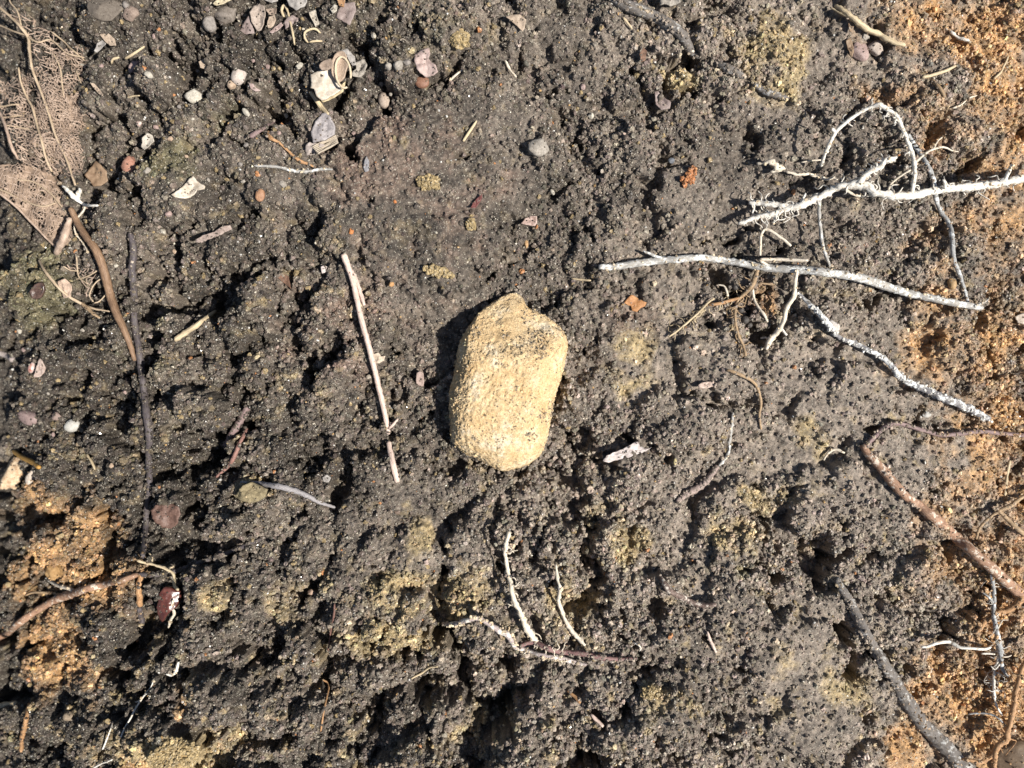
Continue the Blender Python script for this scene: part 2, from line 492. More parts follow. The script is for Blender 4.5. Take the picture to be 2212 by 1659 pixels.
# ------------------------------------------------------------------ kinds of earth, and the light falloff painted across them
EARTH = [  # kind, u, v, ru, rv, strength      (y = yellow ochre, o = orange clay, l = olive, g = grey)
    ('o', 3420, 90, 300, 130, .75), ('o', 3590, 300, 180, 230, .85), ('o', 3500, 780, 200, 130, .6), ('o', 3450, 1260, 260, 120, .8),
    ('o', 3400, 1080, 120, 70, .8), ('o', 3600, 1190, 140, 130, .9), ('o', 3330, 1330, 120, 80, .5), ('o', 3560, 1620, 110, 210, .75), ('o', 3480, 2060, 140, 130, .75),
    ('o', 3560, 2380, 200, 330, .95), ('o', 3380, 2420, 130, 190, .8), ('o', 3230, 2680, 140, 90, .8), ('o', 3330, 500, 150, 160, .45),
    ('o', 3180, 350, 140, 60, .4), ('o', 3620, 560, 100, 120, .7), ('o', 3350, 1900, 120, 60, .3),
    ('o', 150, 1930, 260, 150, 1.0), ('o', 260, 2060, 220, 120, 1.0), ('o', 50, 2120, 160, 150, .9), ('o', 70, 2360, 180, 190, .9),
    ('o', 250, 2200, 120, 60, .5), ('o', 30, 1760, 80, 80, .8), ('o', 690, 2430, 30, 90, .7), ('y', 600, 2690, 210, 110, 1.1), ('o', 560, 2720, 200, 70, .6), ('y', 420, 2710, 110, 60, .6),
    ('l', 30, 1000, 150, 170, .7), ('l', 620, 600, 100, 75, .6), ('l', 780, 390, 90, 80, .6), ('y', 2760, 230, 120, 170, .75), ('y', 2640, 170, 90, 90, .3),
    ('y', 2400, 300, 55, 40, .8), ('y', 2240, 1240, 100, 60, .6), ('y', 2700, 1790, 100, 50, .7), ('y', 2620, 1900, 110, 70, .55), ('y', 2250, 1920, 60, 50, .7),
    ('y', 1430, 2090, 110, 70, .7), ('y', 1400, 2270, 170, 70, .7), ('y', 1200, 2330, 90, 90, .5), ('y', 1680, 2130, 130, 110, .55), ('y', 1500, 1880, 50, 90, .6),
    ('y', 800, 2110, 110, 50, .6), ('y', 890, 1740, 80, 60, .6), ('y', 1180, 2060, 40, 30, .7), ('y', 2310, 2450, 60, 60, .7), ('y', 2040, 2180, 60, 90, .5),
    ('y', 2470, 2250, 150, 150, .35), ('y', 1950, 2060, 60, 60, .4), ('y', 3060, 2480, 160, 110, .45), ('l', 2570, 2010, 90, 60, .4), ('y', 2160, 1840, 70, 80, .5),
    ('y', 2900, 1560, 70, 70, .5), ('y', 1720, 2610, 120, 90, .35), ('y', 2080, 1800, 90, 40, .4), ('y', 640, 1620, 110, 110, .3), ('l', 1580, 170, 140, 90, .35),
    ('y', 1040, 2120, 90, 120, .35), ('y', 2850, 2380, 180, 160, .3), ('y', 2220, 1330, 110, 90, .45), ('y', 2500, 1560, 60, 60, .35), ('l', 560, 1150, 70, 50, .4),
    ('l', 450, 1290, 150, 100, .25), ('y', 3000, 700, 120, 80, .2), ('y', 1750, 330, 160, 120, .2), ('b', 1500, 700, 330, 330, .6), ('b', 1250, 1200, 250, 250, .4),
    ('b', 2700, 1080, 60, 60, .6), ('b', 2150, 1100, 200, 150, .3), ('o', 2740, 1060, 50, 60, .35),
]
n_med = fbm(SH, 30, 91, 4)
n_big = fbm(SH, 110, 92, 4)
maps = {k: np.zeros(SH) for k in 'yolgb'}
for (k, u, v, ru, rv, s) in EARTH:
    g = gauss(u, v, ru, rv)
    maps[k] = np.maximum(maps[k], s * np.clip(1.5 * g, 0, 1))
sc_y = np.clip(3.2 * (vnoise(SH, 11, 93) + 0.6 * vnoise(SH, 5, 98)) - 0.75, 0, 1) * np.clip(0.25 + 1.3 * vnoise(SH, 130, 99) + 0.5 * np.clip((GV - 1450) / 700, 0, 1) + 0.25 * np.clip((GU - 2300) / 800, 0, 1), 0, 1) * 0.75
n_fine = fbm(SH, 12, 96, 3)
pick = lambda m, lo, sharp: np.clip((m * 1.15 + n_med * 0.8 + n_big * 0.35 + n_fine * 0.5 - lo) * sharp, 0, 1) * np.clip(m * 4, 0, 1)
wy = np.maximum(pick(maps['y'], 0.42, 2.2), sc_y)
wo = pick(np.maximum(maps['o'], 0.75 * np.clip((GU - 3150) / 450, 0, 1)), 0.36, 1.05)
wl = pick(maps['l'], 0.35, 1.8)
wb = pick(maps['b'], 0.35, 1.6)
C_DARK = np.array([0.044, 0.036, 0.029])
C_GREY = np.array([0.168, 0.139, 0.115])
C_BROWN = np.array([0.118, 0.084, 0.066])
C_Y = np.array([0.255, 0.198, 0.112])
C_O = np.array([0.345, 0.205, 0.095])
C_L = np.array([0.095, 0.084, 0.050])
# random soil tone plus painted light falloff: left side darkened, right side brightened
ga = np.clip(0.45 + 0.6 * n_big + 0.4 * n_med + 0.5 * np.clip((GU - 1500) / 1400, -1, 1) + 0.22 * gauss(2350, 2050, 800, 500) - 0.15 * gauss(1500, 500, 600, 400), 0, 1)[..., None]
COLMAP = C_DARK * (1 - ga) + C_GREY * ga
for w, c in ((wb, C_BROWN), (wl, C_L), (wy, C_Y), (wo, C_O)):
    COLMAP = COLMAP * (1 - w[..., None]) + c * w[..., None]
COLMAP *= (1 + 0.7 * vnoise(SH, 6, 94) + 0.9 * vnoise(SH, 2.2, 95))[..., None]

# ------------------------------------------------------------------ soil mesh: fine over the view, growing steps out to 3 m
def axis(a0, a1, n_out, far):
    fine = np.arange(a0, a1, G * PX)
    st = G * PX
    ext = []
    k = (far / st) ** (1.0 / n_out)
    s = st
    for _ in range(n_out):
        s *= 1.32
        ext.append(s)
    e = np.cumsum(ext); e = e * (far / e[-1])
    return np.concatenate([a0 - e[::-1], fine, fine[-1] + e])


xs = axis(-0.2035, 0.2035, 24, 3.0)
ys = axis(-0.156, 0.156, 24, 3.0)
XX, YY = np.meshgrid(xs, ys)
ZZ = g_at(Hm, XX, YY)
far = np.clip(np.maximum(np.abs(XX) - 0.2, np.abs(YY) - 0.152) / 0.25, 0, 1)
ZZ = ZZ * (1 - far) + far * (0.02 * np.sin(XX * 7 + 1) * np.sin(YY * 6) + 0.012)
ny, nx = XX.shape
co = np.stack([XX, YY, ZZ], -1).reshape(-1, 3)
idx = np.arange(ny * nx).reshape(ny, nx)
quads = np.stack([idx[:-1, :-1], idx[:-1, 1:], idx[1:, 1:], idx[1:, :-1]], -1).reshape(-1, 4)
me = bpy.data.meshes.new('soil')
me.vertices.add(len(co))
me.vertices.foreach_set('co', co.astype(np.float32).ravel())
me.loops.add(quads.size)
me.loops.foreach_set('vertex_index', quads.astype(np.int32).ravel())
me.polygons.add(len(quads))
me.polygons.foreach_set('loop_start', (np.arange(len(quads)) * 4).astype(np.int32))
me.polygons.foreach_set('use_smooth', np.ones(len(quads), bool))
me.update(calc_edges=True)


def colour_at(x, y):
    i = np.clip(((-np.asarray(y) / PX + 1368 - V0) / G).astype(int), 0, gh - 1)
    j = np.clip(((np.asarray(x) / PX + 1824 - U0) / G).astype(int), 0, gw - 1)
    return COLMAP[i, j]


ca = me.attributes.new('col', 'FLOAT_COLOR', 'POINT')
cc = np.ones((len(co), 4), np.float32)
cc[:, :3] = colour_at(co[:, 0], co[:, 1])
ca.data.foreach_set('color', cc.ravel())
me.materials.append(M_SOIL)
soil = bpy.data.objects.new('soil', me)
soil['kind'] = 'structure'
COL.objects.link(soil)
FOOT = []       # (x, y, r): places kept clear of loose crumbs
# ------------------------------------------------------------------ materials of the finds
_mats = {}


def m_stone(name, c1, c2, rough=0.75, scale=1400, spec=0.4, bstr=0.6, specks=None, thr=0.66):
    if name in _mats:
        return _mats[name]
    m, t, b = nt(name)
    co = objco(t)
    n = noise_tex(t, co, scale, 5, 0.7)
    c1 = tuple(q * 0.74 for q in c1); c2 = tuple(q * 0.76 for q in c2)
    c = ramp(t, n, [(0.36, c1), (0.64, c2)])
    if specks:
        s = noise_tex(t, co, scale * 2.2, 3, 0.65)
        c = mix(t, ramp(t, s, [(thr - 0.03, (0, 0, 0)), (thr + 0.02, (1, 1, 1))]), c, specks)
    t.links.new(c, b.inputs['Base Color'])
    b.inputs['Roughness'].default_value = rough
    b.inputs['Specular IOR Level'].default_value = spec
    bump(t, b, noise_tex(t, co, scale * 2.0, 5, 0.7), bstr, 0.00025)
    _mats[name] = m
    return m


def m_fibre(name, c1, c2, rough=0.7, dirt=None, dirt_amt=0.5, streak=(5.0, 5.0, 60.0), pale=None, pale_amt=0.5, spec=0.35, bstr=0.5):
    """stalks, twigs and roots: streaks along the 'tc' attribute (cos, sin, length), dirt and crust in patches"""
    if name in _mats:
        return _mats[name]
    m, t, b = nt(name)
    at = add(t, 'ShaderNodeAttribute', attribute_type='GEOMETRY', attribute_name='tc')
    mp = add(t, 'ShaderNodeMapping')
    mp.inputs['Scale'].default_value = streak
    t.links.new(at.outputs['Vector'], mp.inputs['Vector'])
    n = noise_tex(t, mp.outputs[0], 1.0, 4, 0.65)
    c1 = tuple(q * 0.82 for q in c1[:3]); c2 = tuple(q * 0.88 for q in c2[:3])
    c = ramp(t, n, [(0.35, c1), (0.65, c2)])
    co = t.nodes.new('ShaderNodeNewGeometry').outputs['Position']
    if pale is not None:
        s = noise_tex(t, co, 420, 5, 0.7)
        c = mix(t, ramp(t, s, [(0.56 - 0.14 * pale_amt, (0, 0, 0)), (0.60 - 0.06 * pale_amt, (1, 1, 1))]), c, pale)
    if dirt is not None:
        s = noise_tex(t, co, 900, 5, 0.75)
        c = mix(t, ramp(t, s, [(0.62 - 0.16 * dirt_amt, (0, 0, 0)), (0.68 - 0.12 * dirt_amt, (1, 1, 1))]), c, dirt)
    g = noise_tex(t, co, 5200, 3, 0.7)
    c = mix(t, 1.0, c, ramp(t, g, [(0.3, (0.72,) * 3), (0.7, (1.25,) * 3)]), 'MULTIPLY')
    t.links.new(c, b.inputs['Base Color'])
    b.inputs['Roughness'].default_value = rough
    b.inputs['Specular IOR Level'].default_value = spec
    nb = bump(t, b, n, bstr, 0.0002)
    bump(t, b, noise_tex(t, co, 4500, 4, 0.7), bstr, 0.00018, nb)
    _mats[name] = m
    return m


DIRT = (0.095, 0.08, 0.063, 1)

# ------------------------------------------------------------------ shape tools
def spline(pts, step):
    """Catmull-Rom through rows of (x, y, z, r), resampled at about `step`"""
    p = np.asarray(pts, float)
    p = np.vstack([2 * p[0] - p[1], p, 2 * p[-1] - p[-2]])
    out = []
    for i in range(1, len(p) - 2):
        p0, p1, p2, p3 = p[i - 1], p[i], p[i + 1], p[i + 2]
        n = max(2, int(np.linalg.norm(p2[:3] - p1[:3]) / step) + 1)
        for k in range(n):
            t = k / n
            q = 0.5 * (2 * p1 + (p2 - p0) * t + (2 * p0 - 5 * p1 + 4 * p2 - p3) * t * t + (3 * p1 - p0 - 3 * p2 + p3) * t ** 3)
            out.append(q)
    out.append(p[-2])
    q = np.array(out)
    q[:, 3] = np.maximum(q[:, 3], 0.3 * PX)
    return q


def tube_geo(path, ring=8, lump=0.12, wig=0.0, flat=1.0, seed=0, open_end=False):
    """swept tube along rows (x,y,z,r); flat<1 squashes it; lump roughens it"""
    r_ = np.random.default_rng(seed)
    q = path.copy()
    n = len(q)
    if wig > 0:
        w = np.cumsum(r_.normal(0, 1, (n, 3)), 0)
        w -= np.linspace(0, 1, n)[:, None] * (w[-1] - w[0]) + w[0]
        k = np.exp(-0.5 * (np.arange(-4, 5) / 2.0) ** 2); k /= k.sum()
        if n > 12:
            w = np.stack([np.convolve(w[:, a], k, 'same') for a in range(3)], 1)
            env = np.minimum(1, np.minimum(np.arange(n), np.arange(n)[::-1]) / 5)[:, None]
            w = w / (np.abs(w).max() + 1e-9) * env
            w[:, 2] *= 0.4
            q[:, :3] += w * wig * PX
    V, F, T = [], [], []
    d = np.gradient(q[:, :3], axis=0)
    L = np.concatenate([[0], np.cumsum(np.linalg.norm(np.diff(q[:, :3], axis=0), axis=1))])
    for i in range(n):
        tan = Vector(d[i]).normalized() if np.linalg.norm(d[i]) > 1e-12 else Vector((1, 0, 0))
        side = tan.cross(Vector((0, 0, 1)))
        if side.length < 1e-4:
            side = Vector((1, 0, 0))
        side.normalize()
        up = side.cross(tan).normalized()
        for k in range(ring):
            a = 2 * math.pi * k / ring
            rr = q[i, 3] * (1 + lump * r_.normal())
            if i in (0, n - 1):
                rr *= 0.75
            v = Vector(q[i, :3]) + side * (math.cos(a) * rr) + up * (math.sin(a) * rr * flat)
            V.append(v[:])
            T.append((math.cos(a), math.sin(a), L[i] / PX / 100))
    for i in range(n - 1):
        for k in range(ring):
            a = i * ring + k; b = i * ring + (k + 1) % ring
            F.append((a, b, b + ring, a + ring))
    F.append(tuple(range(ring))[::-1])
    F.append(tuple((n - 1) * ring + k for k in range(ring)))
    return V, F, T


def join(geos):
    V, F, T = [], [], []
    for g in geos:
        o = len(V)
        V += list(g[0]); F += [tuple(i + o for i in f) for f in g[1]]
        T += list(g[2]) if len(g) > 2 else [(0, 0, 0)] * len(g[0])
    return V, F, T


def path_px(pts, surf=None):
    """rows (u, v, h, r) in photo pixels -> world rows; h above the soil there"""
    out = []
    for (u, v, h, r) in pts:
        p = P(u, v, h, surf)
        out.append((p[0], p[1], p[2], r * PX))
    return out


def strand(pts, ring=7, lump=0.13, wig=3.0, flat=1.0, seed=0, step=9, surf=None):
    return tube_geo(spline(path_px(pts, surf), step * PX), ring, lump, wig, flat, seed)


DUST = []       # (point, radius px, colour or None): crumbs stuck to clods, dust on the litter


def dust(o, n, rlo, rhi, colour=None, up=0.15, near=None, seed=0):
    r_ = np.random.default_rng(seed + len(DUST))
    me = o.data
    P_ = np.empty(len(me.vertices) * 3); me.vertices.foreach_get('co', P_); P_ = P_.reshape(-1, 3) + np.array(o.location) + (np.array(o.parent.location) if o.parent else 0)
    N_ = np.empty(len(me.vertices) * 3); me.vertices.foreach_get('normal', N_); N_ = N_.reshape(-1, 3)
    w = N_[:, 2] > up
    if near is not None:
        c = P(near[0], near[1], 100)
        w &= np.hypot(P_[:, 0] - c[0], (P_[:, 1] - c[1])) < near[2] * PX
    i = np.nonzero(w)[0]
    if len(i) == 0:
        return
    for k in r_.choice(i, n):
        rad = r_.uniform(rlo, rhi)
        DUST.append((P_[k] + N_[k] * rad * PX * r_.uniform(0.0, 0.5) + r_.normal(0, 2.0 * PX, 3) * np.array([1, 1, 0.2]), rad, colour))


STICK = []      # (x, y, z, r, density, kind): where soil clings to roots and twigs
CLING = {'white_root_skin': (0.05, 'p'), 'cream_root_skin': (0.08, 'p'), 'tan_root_skin': (0.15, 's'), 'grey_white_bark': (0.16, 'p'), 'crusted_root_skin': (0.5, 'w'),
         'blue_grey_root_skin': (0.2, 's'), 'dusty_grey_root_skin': (0.8, 's'), 'dark_stem_skin': (0.55, 's'), 'red_brown_bark': (0.12, 's'), 'orange_root_skin': (0.2, 's'),
         'mauve_stem_skin': (0.4, 's'), 'pink_straw_skin': (0.03, 's'), 'mauve_crust_skin': (0.5, 'p'), 'maroon_crust_skin': (0.4, 's'), 'sunk_stem_skin': (0.5, 's'), 'hooked_twig_bark': (0.1, 's'),
         'grey_twig_skin': (0.08, 's'), 'reddish_stem_skin': (0.3, 's')}


def cling(path_rows, mat):
    if mat.name in CLING:
        d, k = CLING[mat.name]
        STICK.extend((q[0], q[1], q[2], q[3], d, k) for q in path_rows)


def follow(pts, lift=0.5, every=45):
    """a strand lying on the soil: extra points so that it follows the relief; pts rows (u, v, r)"""
    out = []
    for (a, b) in zip(pts[:-1], pts[1:]):
        d = math.hypot(b[0] - a[0], b[1] - a[1])
        n = max(1, int(d / every))
        for k in range(n):
            t = k / n
            r = a[2] + (b[2] - a[2]) * t
            out.append((a[0] + (b[0] - a[0]) * t, a[1] + (b[1] - a[1]) * t, r * lift, r))
    out.append((pts[-1][0], pts[-1][1], pts[-1][2] * lift, pts[-1][2]))
    return out


def foot(u, v, r):
    p = P(u, v)
    FOOT.append((p[0], p[1], r * PX))


def stalk(name, label, cat, pts, mat, lift=0.5, ring=7, lump=0.12, wig=3, seed=0, group=None, flat=1.0, keep=True, smooth=True):
    """one twig or root as one mesh; pts rows (u, v, r) on the soil or (u, v, h, r)"""
    p4 = follow(pts, lift) if len(pts[0]) == 3 else pts
    g = strand(p4, ring, lump, wig, flat, seed)
    cling(spline(path_px(p4), 4 * PX), mat)
    o = build(name, g[0], g[1], mat, None, smooth, None, g[2])
    thing(o, label, cat, group)
    if keep:
        for (u, v, h, r) in spline(np.array(p4, float), 22):
            foot(u, v, max(r * 0.8, 3))
    return o


def side(name, parent, pts, mat, lift=0.5, ring=6, lump=0.12, wig=2.5, seed=0, flat=1.0):
    p4 = follow(pts, lift) if len(pts[0]) == 3 else pts
    g = strand(p4, ring, lump, wig, flat, seed)
    cling(spline(path_px(p4), 4 * PX), mat)
    return build(name, g[0], g[1], mat, parent, True, None, g[2])


def ico(sub):
    bm = bmesh.new()
    bmesh.ops.create_icosphere(bm, subdivisions=sub, radius=1.0)
    v = np.array([x.co[:] for x in bm.verts]); f = [tuple(a.index for a in p.verts) for p in bm.faces]
    bm.free()
    return v, f


ICO = {k: ico(k) for k in (2, 3, 4, 5)}


def rot_z(v, deg):
    a = math.radians(deg)
    R = np.array([[math.cos(a), -math.sin(a), 0], [math.sin(a), math.cos(a), 0], [0, 0, 1]])
    return v @ R.T


def stone_geo(w, l, h, deg, facets=7, rough=0.08, seed=0, sub=3, power=0.9):
    """a pebble: sphere cut by random planes, scaled to w x l x h (photo px), turned by deg"""
    r_ = np.random.default_rng(seed)
    v, f = ICO[sub]
    v = v.copy()
    for _ in range(facets):
        n = r_.normal(size=3); n /= np.linalg.norm(n)
        d = r_.uniform(0.55, 0.9)
        s = np.maximum(v @ n - d, 0)
        v -= s[:, None] * n * power
    off = r_.uniform(-50, 50, 3)
    nz = np.array([mnoise.fractal(Vector(p * 1.6 + off), 0.9, 2.1, 4) for p in v])
    v *= (1 + 1.5 * rough * nz)[:, None]
    v /= np.abs(v).max(0)
    v *= np.array([w / 2, l / 2, h / 2])
    return rot_z(v, deg) * PX, f


def stone(name, label, cat, u, v, w, l, h, deg, mat, facets=7, rough=0.09, seed=0, sub=3, sink=0.3, group=None, smooth=True, tilt=(0, 0)):
    g, f = stone_geo(w, l, h, deg, facets, rough, seed, sub)
    if tilt != (0, 0):
        g = g @ np.array(Matrix.Rotation(math.radians(tilt[0]), 3, 'X') @ Matrix.Rotation(math.radians(tilt[1]), 3, 'Y')).T
    c = P(u, v, h * (0.5 - sink), Hmax)
    o = build(name, g + c, f, mat, None, smooth)
    foot(u, v, min(w, l) * 0.5)
    if max(w, l) > 1.5 * min(w, l):
        a = math.radians(deg + (90 if l > w else 0)); e = (max(w, l) - min(w, l)) * 0.3
        foot(u + e * math.cos(a), v - e * math.sin(a), min(w, l) * 0.45)
        foot(u - e * math.cos(a), v + e * math.sin(a), min(w, l) * 0.45)
    if name != 'pebble':
        dust(o, max(2, int(w * l / 700)), 1.4, 3.2)
    return thing(o, label, cat, group)


def flake_geo(poly, thick=4.0, curl=0.0, curl_deg=0.0, bump_=0.06, lift=6.0, tilt=(0.0, 0.0), seed=0, rings=7, jag=0.02, center=None, fold=0.0):
    """a leaf scrap or chip with the outline poly (photo px): domed rings, curled across curl_deg, real thickness"""
    r_ = np.random.default_rng(seed)
    pl = np.asarray(poly, float)
    # densify the outline
    out = []
    for a, b in zip(pl, np.roll(pl, -1, 0)):
        n = max(1, int(np.hypot(*(b - a)) / 7))
        for k in range(n):
            out.append(a + (b - a) * k / n)
    out = np.array(out)
    c = out.mean(0) if center is None else np.array(center, float)
    size = np.hypot(*(out.max(0) - out.min(0)))
    out = out + r_.normal(0, jag * size * 0.35, out.shape)
    m = len(out)
    base = P(c[0], c[1], 0, Hmax)
    kz = (CAM_D - base[2]) / CAM_D
    rs = np.linspace(0, 1, rings + 1)[1:]
    top = [c]
    for q in rs:
        top += list(c + (out - c) * q)
    top = np.array(top)
    d = (top - c)
    a = math.radians(curl_deg)
    s = (d[:, 0] * math.cos(a) - d[:, 1] * math.sin(a)) / (size / 2)
    off = r_.uniform(-30, 30, 3)
    nz = np.array([mnoise.fractal(Vector((p[0] / size * 3.2, p[1] / size * 3.2, 0)) + Vector(off), 0.8, 2.0, 4) for p in top])
    z = lift + curl * size * s * s + fold * size * np.abs(s) + bump_ * size * nz + d[:, 0] * tilt[0] + d[:, 1] * tilt[1]
    x = base[0] + d[:, 0] * PX * kz; y = base[1] - d[:, 1] * PX * kz
    tv = np.stack([x, y, base[2] + z * PX], 1)
    bv = tv.copy(); bv[:, 2] -= thick * PX
    n = len(tv)
    F = []
    for k in range(m):
        F.append((0, 1 + (k + 1) % m, 1 + k))
        for q in range(rings - 1):
            o = 1 + q * m
            F.append((o + k, o + (k + 1) % m, o + m + (k + 1) % m, o + m + k))
    FB = [tuple(n + i for i in f[::-1]) for f in F]
    e = 1 + (rings - 1) * m
    R = [(e + k, e + (k + 1) % m, n + e + (k + 1) % m, n + e + k) for k in range(m)]
    # the photo's v axis points down: flip so that normals face up
    F = [f for f in F] + FB + R
    V = np.vstack([tv, bv])
    return V, F


def fixn(o):
    bm = bmesh.new(); bm.from_mesh(o.data)
    bmesh.ops.recalc_face_normals(bm, faces=bm.faces)
    bm.to_mesh(o.data); bm.free()
    return o


def flake(name, label, cat, poly, mat, group=None, keep=0.42, **kw):
    V, F = flake_geo(poly, **kw)
    o = fixn(build(name, V, F, mat))
    pl = np.array(poly, float)
    c = pl.mean(0)
    for q in pl:
        foot(*(c + (q - c) * 0.5), np.hypot(*(q - c)) * keep)
    foot(c[0], c[1], np.sort(np.hypot(*(pl - c).T))[0] * 0.8)
    ext = pl.max(0) - pl.min(0)
    dust(o, max(4, int(ext[0] * ext[1] / 700)), 1.4, 3.2)
    return thing(o, label, cat, group)


def oval(u, v, a, b, deg=0, n=14, jit=0.08, seed=0):
    r_ = np.random.default_rng(seed)
    t = np.linspace(0, 2 * math.pi, n, endpoint=False)
    rr = 1 + jit * r_.normal(size=n)
    x = a * np.cos(t) * rr; y = b * np.sin(t) * rr
    c, s = math.cos(math.radians(deg)), math.sin(math.radians(deg))
    return [(u + x[i] * c + y[i] * s, v - x[i] * s + y[i] * c) for i in range(n)]


def hairs(parent, pts, n, lmin, lmax, r, mat, seed=0, droop=0.5):
    """fine root hairs along a stem, joined as one part: too thin to pick apart singly"""
    r_ = np.random.default_rng(seed)
    q = spline(np.array(pts, float), 6)
    geos = []
    for _ in range(n):
        i = int(r_.integers(2, len(q) - 2))
        u, v, h, R = q[i]
        d = q[i + 1] - q[i - 1]
        a = math.atan2(d[1], d[0]) + r_.choice([-1, 1]) * r_.uniform(0.5, 1.4)
        l = r_.uniform(lmin, lmax)
        p = []
        for k in range(5):
            t = k / 4
            p.append((u + math.cos(a) * l * t, v + math.sin(a) * l * t, h + r_.uniform(-0.2, 0.3) * l * t - droop * l * t * t, r * (1.15 - 0.6 * t)))
            a += r_.normal(0, 0.3)
        geos.append(tube_geo(spline(path_px(p), 5 * PX), 4, 0.15, 1.0, 1.0, int(r_.integers(0, 9999))))
    g = join(geos)
    o = build('root_hairs', g[0], g[1], mat, parent, True, None, g[2])
    o['kind'] = 'stuff'
    return o
# ------------------------------------------------------------------ the find: a broken cylindrical fragment of pale stone
OUT = [(1811, 1047), (1835, 1046), (1862, 1062), (1880, 1098), (1920, 1116), (1962, 1140), (2003, 1176), (2021, 1215), (2014, 1270),
       (1998, 1340), (1976, 1420), (1955, 1525), (1930, 1610), (1890, 1648), (1840, 1668), (1790, 1679), (1750, 1662), (1700, 1636), (1655, 1612),
       (1612, 1572), (1604, 1500), (1598, 1440), (1600, 1395), (1620, 1325), (1632, 1240), (1652, 1196), (1682, 1150), (1710, 1115), (1755, 1078)]


def make_rock():
    o = np.array(OUT, float)
    # closed smooth outline
    q = []
    n = len(o)
    for i in range(n):
        p0, p1, p2, p3 = o[i - 1], o[i], o[(i + 1) % n], o[(i + 2) % n]
        m = max(2, int(np.hypot(*(p2 - p1)) / 6))
        for k in range(m):
            t = k / m
            q.append(0.5 * (2 * p1 + (p2 - p0) * t + (2 * p0 - 5 * p1 + 4 * p2 - p3) * t * t + (3 * p1 - p0 - 3 * p2 + p3) * t ** 3))
    q = np.array(q)
    m = len(q)
    c = np.array([1812.0, 1370.0])
    N = 151
    TH = 205.0                     # height above the soil, px
    DEEP = 120.0
    RIM = 62.0
    base = P(c[0], c[1], 0, Hs)

    def world(p, z):
        zz = base[2] + z * PX
        k = (CAM_D - zz) / CAM_D
        return np.stack([(p[..., 0] - 1824) * PX * k, -(p[..., 1] - 1368) * PX * k, zz], -1)

    def top_height(p, s):
        # cross-section: rounded across the axis; the broken end slopes down to the top of the picture
        z = (TH - RIM) * np.clip(1 - s ** 4.6, 0, 1) ** (1 / 2.4) + RIM
        d = (p[..., 1] - (1268 - 0.10 * (p[..., 0] - 1812))) / 215.0          # <0 beyond the break edge
        end = TH * (0.97 + 0.62 * d)
        k = 1 / (1 + np.exp((d + 0.02) * 28))
        z = z * (1 - k) + np.minimum(z, end) * k
        gs = lambda u, v, a, e: np.exp(-(((p[..., 0] - u) / a) ** 2 + ((p[..., 1] - v) / e) ** 2))
        z = z - 10 * gs(1915, 1150, 60, 30) - 8 * gs(1880, 1215, 80, 26) + 12 * gs(1690, 1200, 45, 40) - 7 * gs(1720, 1525, 70, 14) - 6 * gs(1820, 1180, 90, 14) + 10 * gs(1830, 1090, 40, 30)
        return z
    th_o = np.unwrap(np.arctan2(q[:, 1] - c[1], q[:, 0] - c[0]))
    ro = np.hypot(q[:, 0] - c[0], q[:, 1] - c[1])
    order = np.argsort(np.mod(th_o, 2 * math.pi))
    tt = np.mod(th_o, 2 * math.pi)[order]; rr = ro[order]
    tt = np.concatenate([tt[-8:] - 2 * math.pi, tt, tt[:8] + 2 * math.pi]); rr = np.concatenate([rr[-8:], rr, rr[:8]])
    w = np.linspace(-1, 1, N); w = np.sign(w) * np.sin(np.abs(w) * math.pi / 2) ** 0.95
    A, B = np.meshgrid(w, w)
    x = A * np.sqrt(1 - B * B / 2); y = B * np.sqrt(1 - A * A / 2)
    s = np.minimum(np.hypot(x, y), 1.0)
    R = np.interp(np.mod(np.arctan2(y, x), 2 * math.pi), tt, rr)
    nrm = np.maximum(np.hypot(x, y), 1e-9)
    p = np.stack([c[0] + x / nrm * s * R, c[1] + y / nrm * s * R], -1)
    top = world(p, top_height(p, s))
    bot = world(p, RIM - (DEEP + RIM) * np.sqrt(np.maximum(1 - s ** 3.0, 0)))
    edge = np.zeros((N, N), bool); edge[0] = edge[-1] = True; edge[:, 0] = edge[:, -1] = True
    it = np.arange(N * N).reshape(N, N)
    ib = np.where(edge, it, 0)
    ib[~edge] = N * N + np.arange((~edge).sum())
    V = np.vstack([top.reshape(-1, 3), bot[~edge]])
    F = []
    for I, rev in ((it, True), (ib, False)):
        qd = np.stack([I[:-1, :-1], I[:-1, 1:], I[1:, 1:], I[1:, :-1]], -1).reshape(-1, 4)
        F += [tuple(int(k) for k in (f[::-1] if rev else f)) for f in qd]
    # grainy, pitted surface
    ctr = V.mean(0)
    d = V - ctr
    d /= np.linalg.norm(d, axis=1)[:, None]
    for i in range(len(V)):
        pv = Vector(V[i] * 1000)
        a = mnoise.fractal(pv * 0.12, 0.9, 2.0, 3) * 4 + mnoise.fractal(pv * 0.7, 0.75, 2.1, 4) * 4.6
        cel = mnoise.noise(pv * 1.5 + Vector((9, 3, 1)))
        a -= 16 * max(0, cel - 0.25)
        V[i] += d[i] * a * PX
    return V, F


m, t, b = nt('pale_stone')
co = objco(t)
n1 = noise_tex(t, co, 130, 7, 0.78)
n2 = noise_tex(t, co, 900, 5, 0.75)
n3 = noise_tex(t, co, 2600, 4, 0.7)
c = ramp(t, n1, [(0.28, (0.50, 0.325, 0.15)), (0.42, (0.66, 0.465, 0.25)), (0.54, (0.73, 0.55, 0.325)), (0.64, (0.80, 0.69, 0.52)), (0.74, (0.52, 0.42, 0.30))])
c = mix(t, 1.0, c, ramp(t, n2, [(0.28, (0.62, 0.58, 0.52)), (0.5, (1, 1, 1)), (0.75, (1.18, 1.17, 1.14))]), 'MULTIPLY')
c = mix(t, 1.0, c, ramp(t, n3, [(0.3, (0.72, 0.70, 0.66)), (0.6, (1.12, 1.12, 1.12))]), 'MULTIPLY')
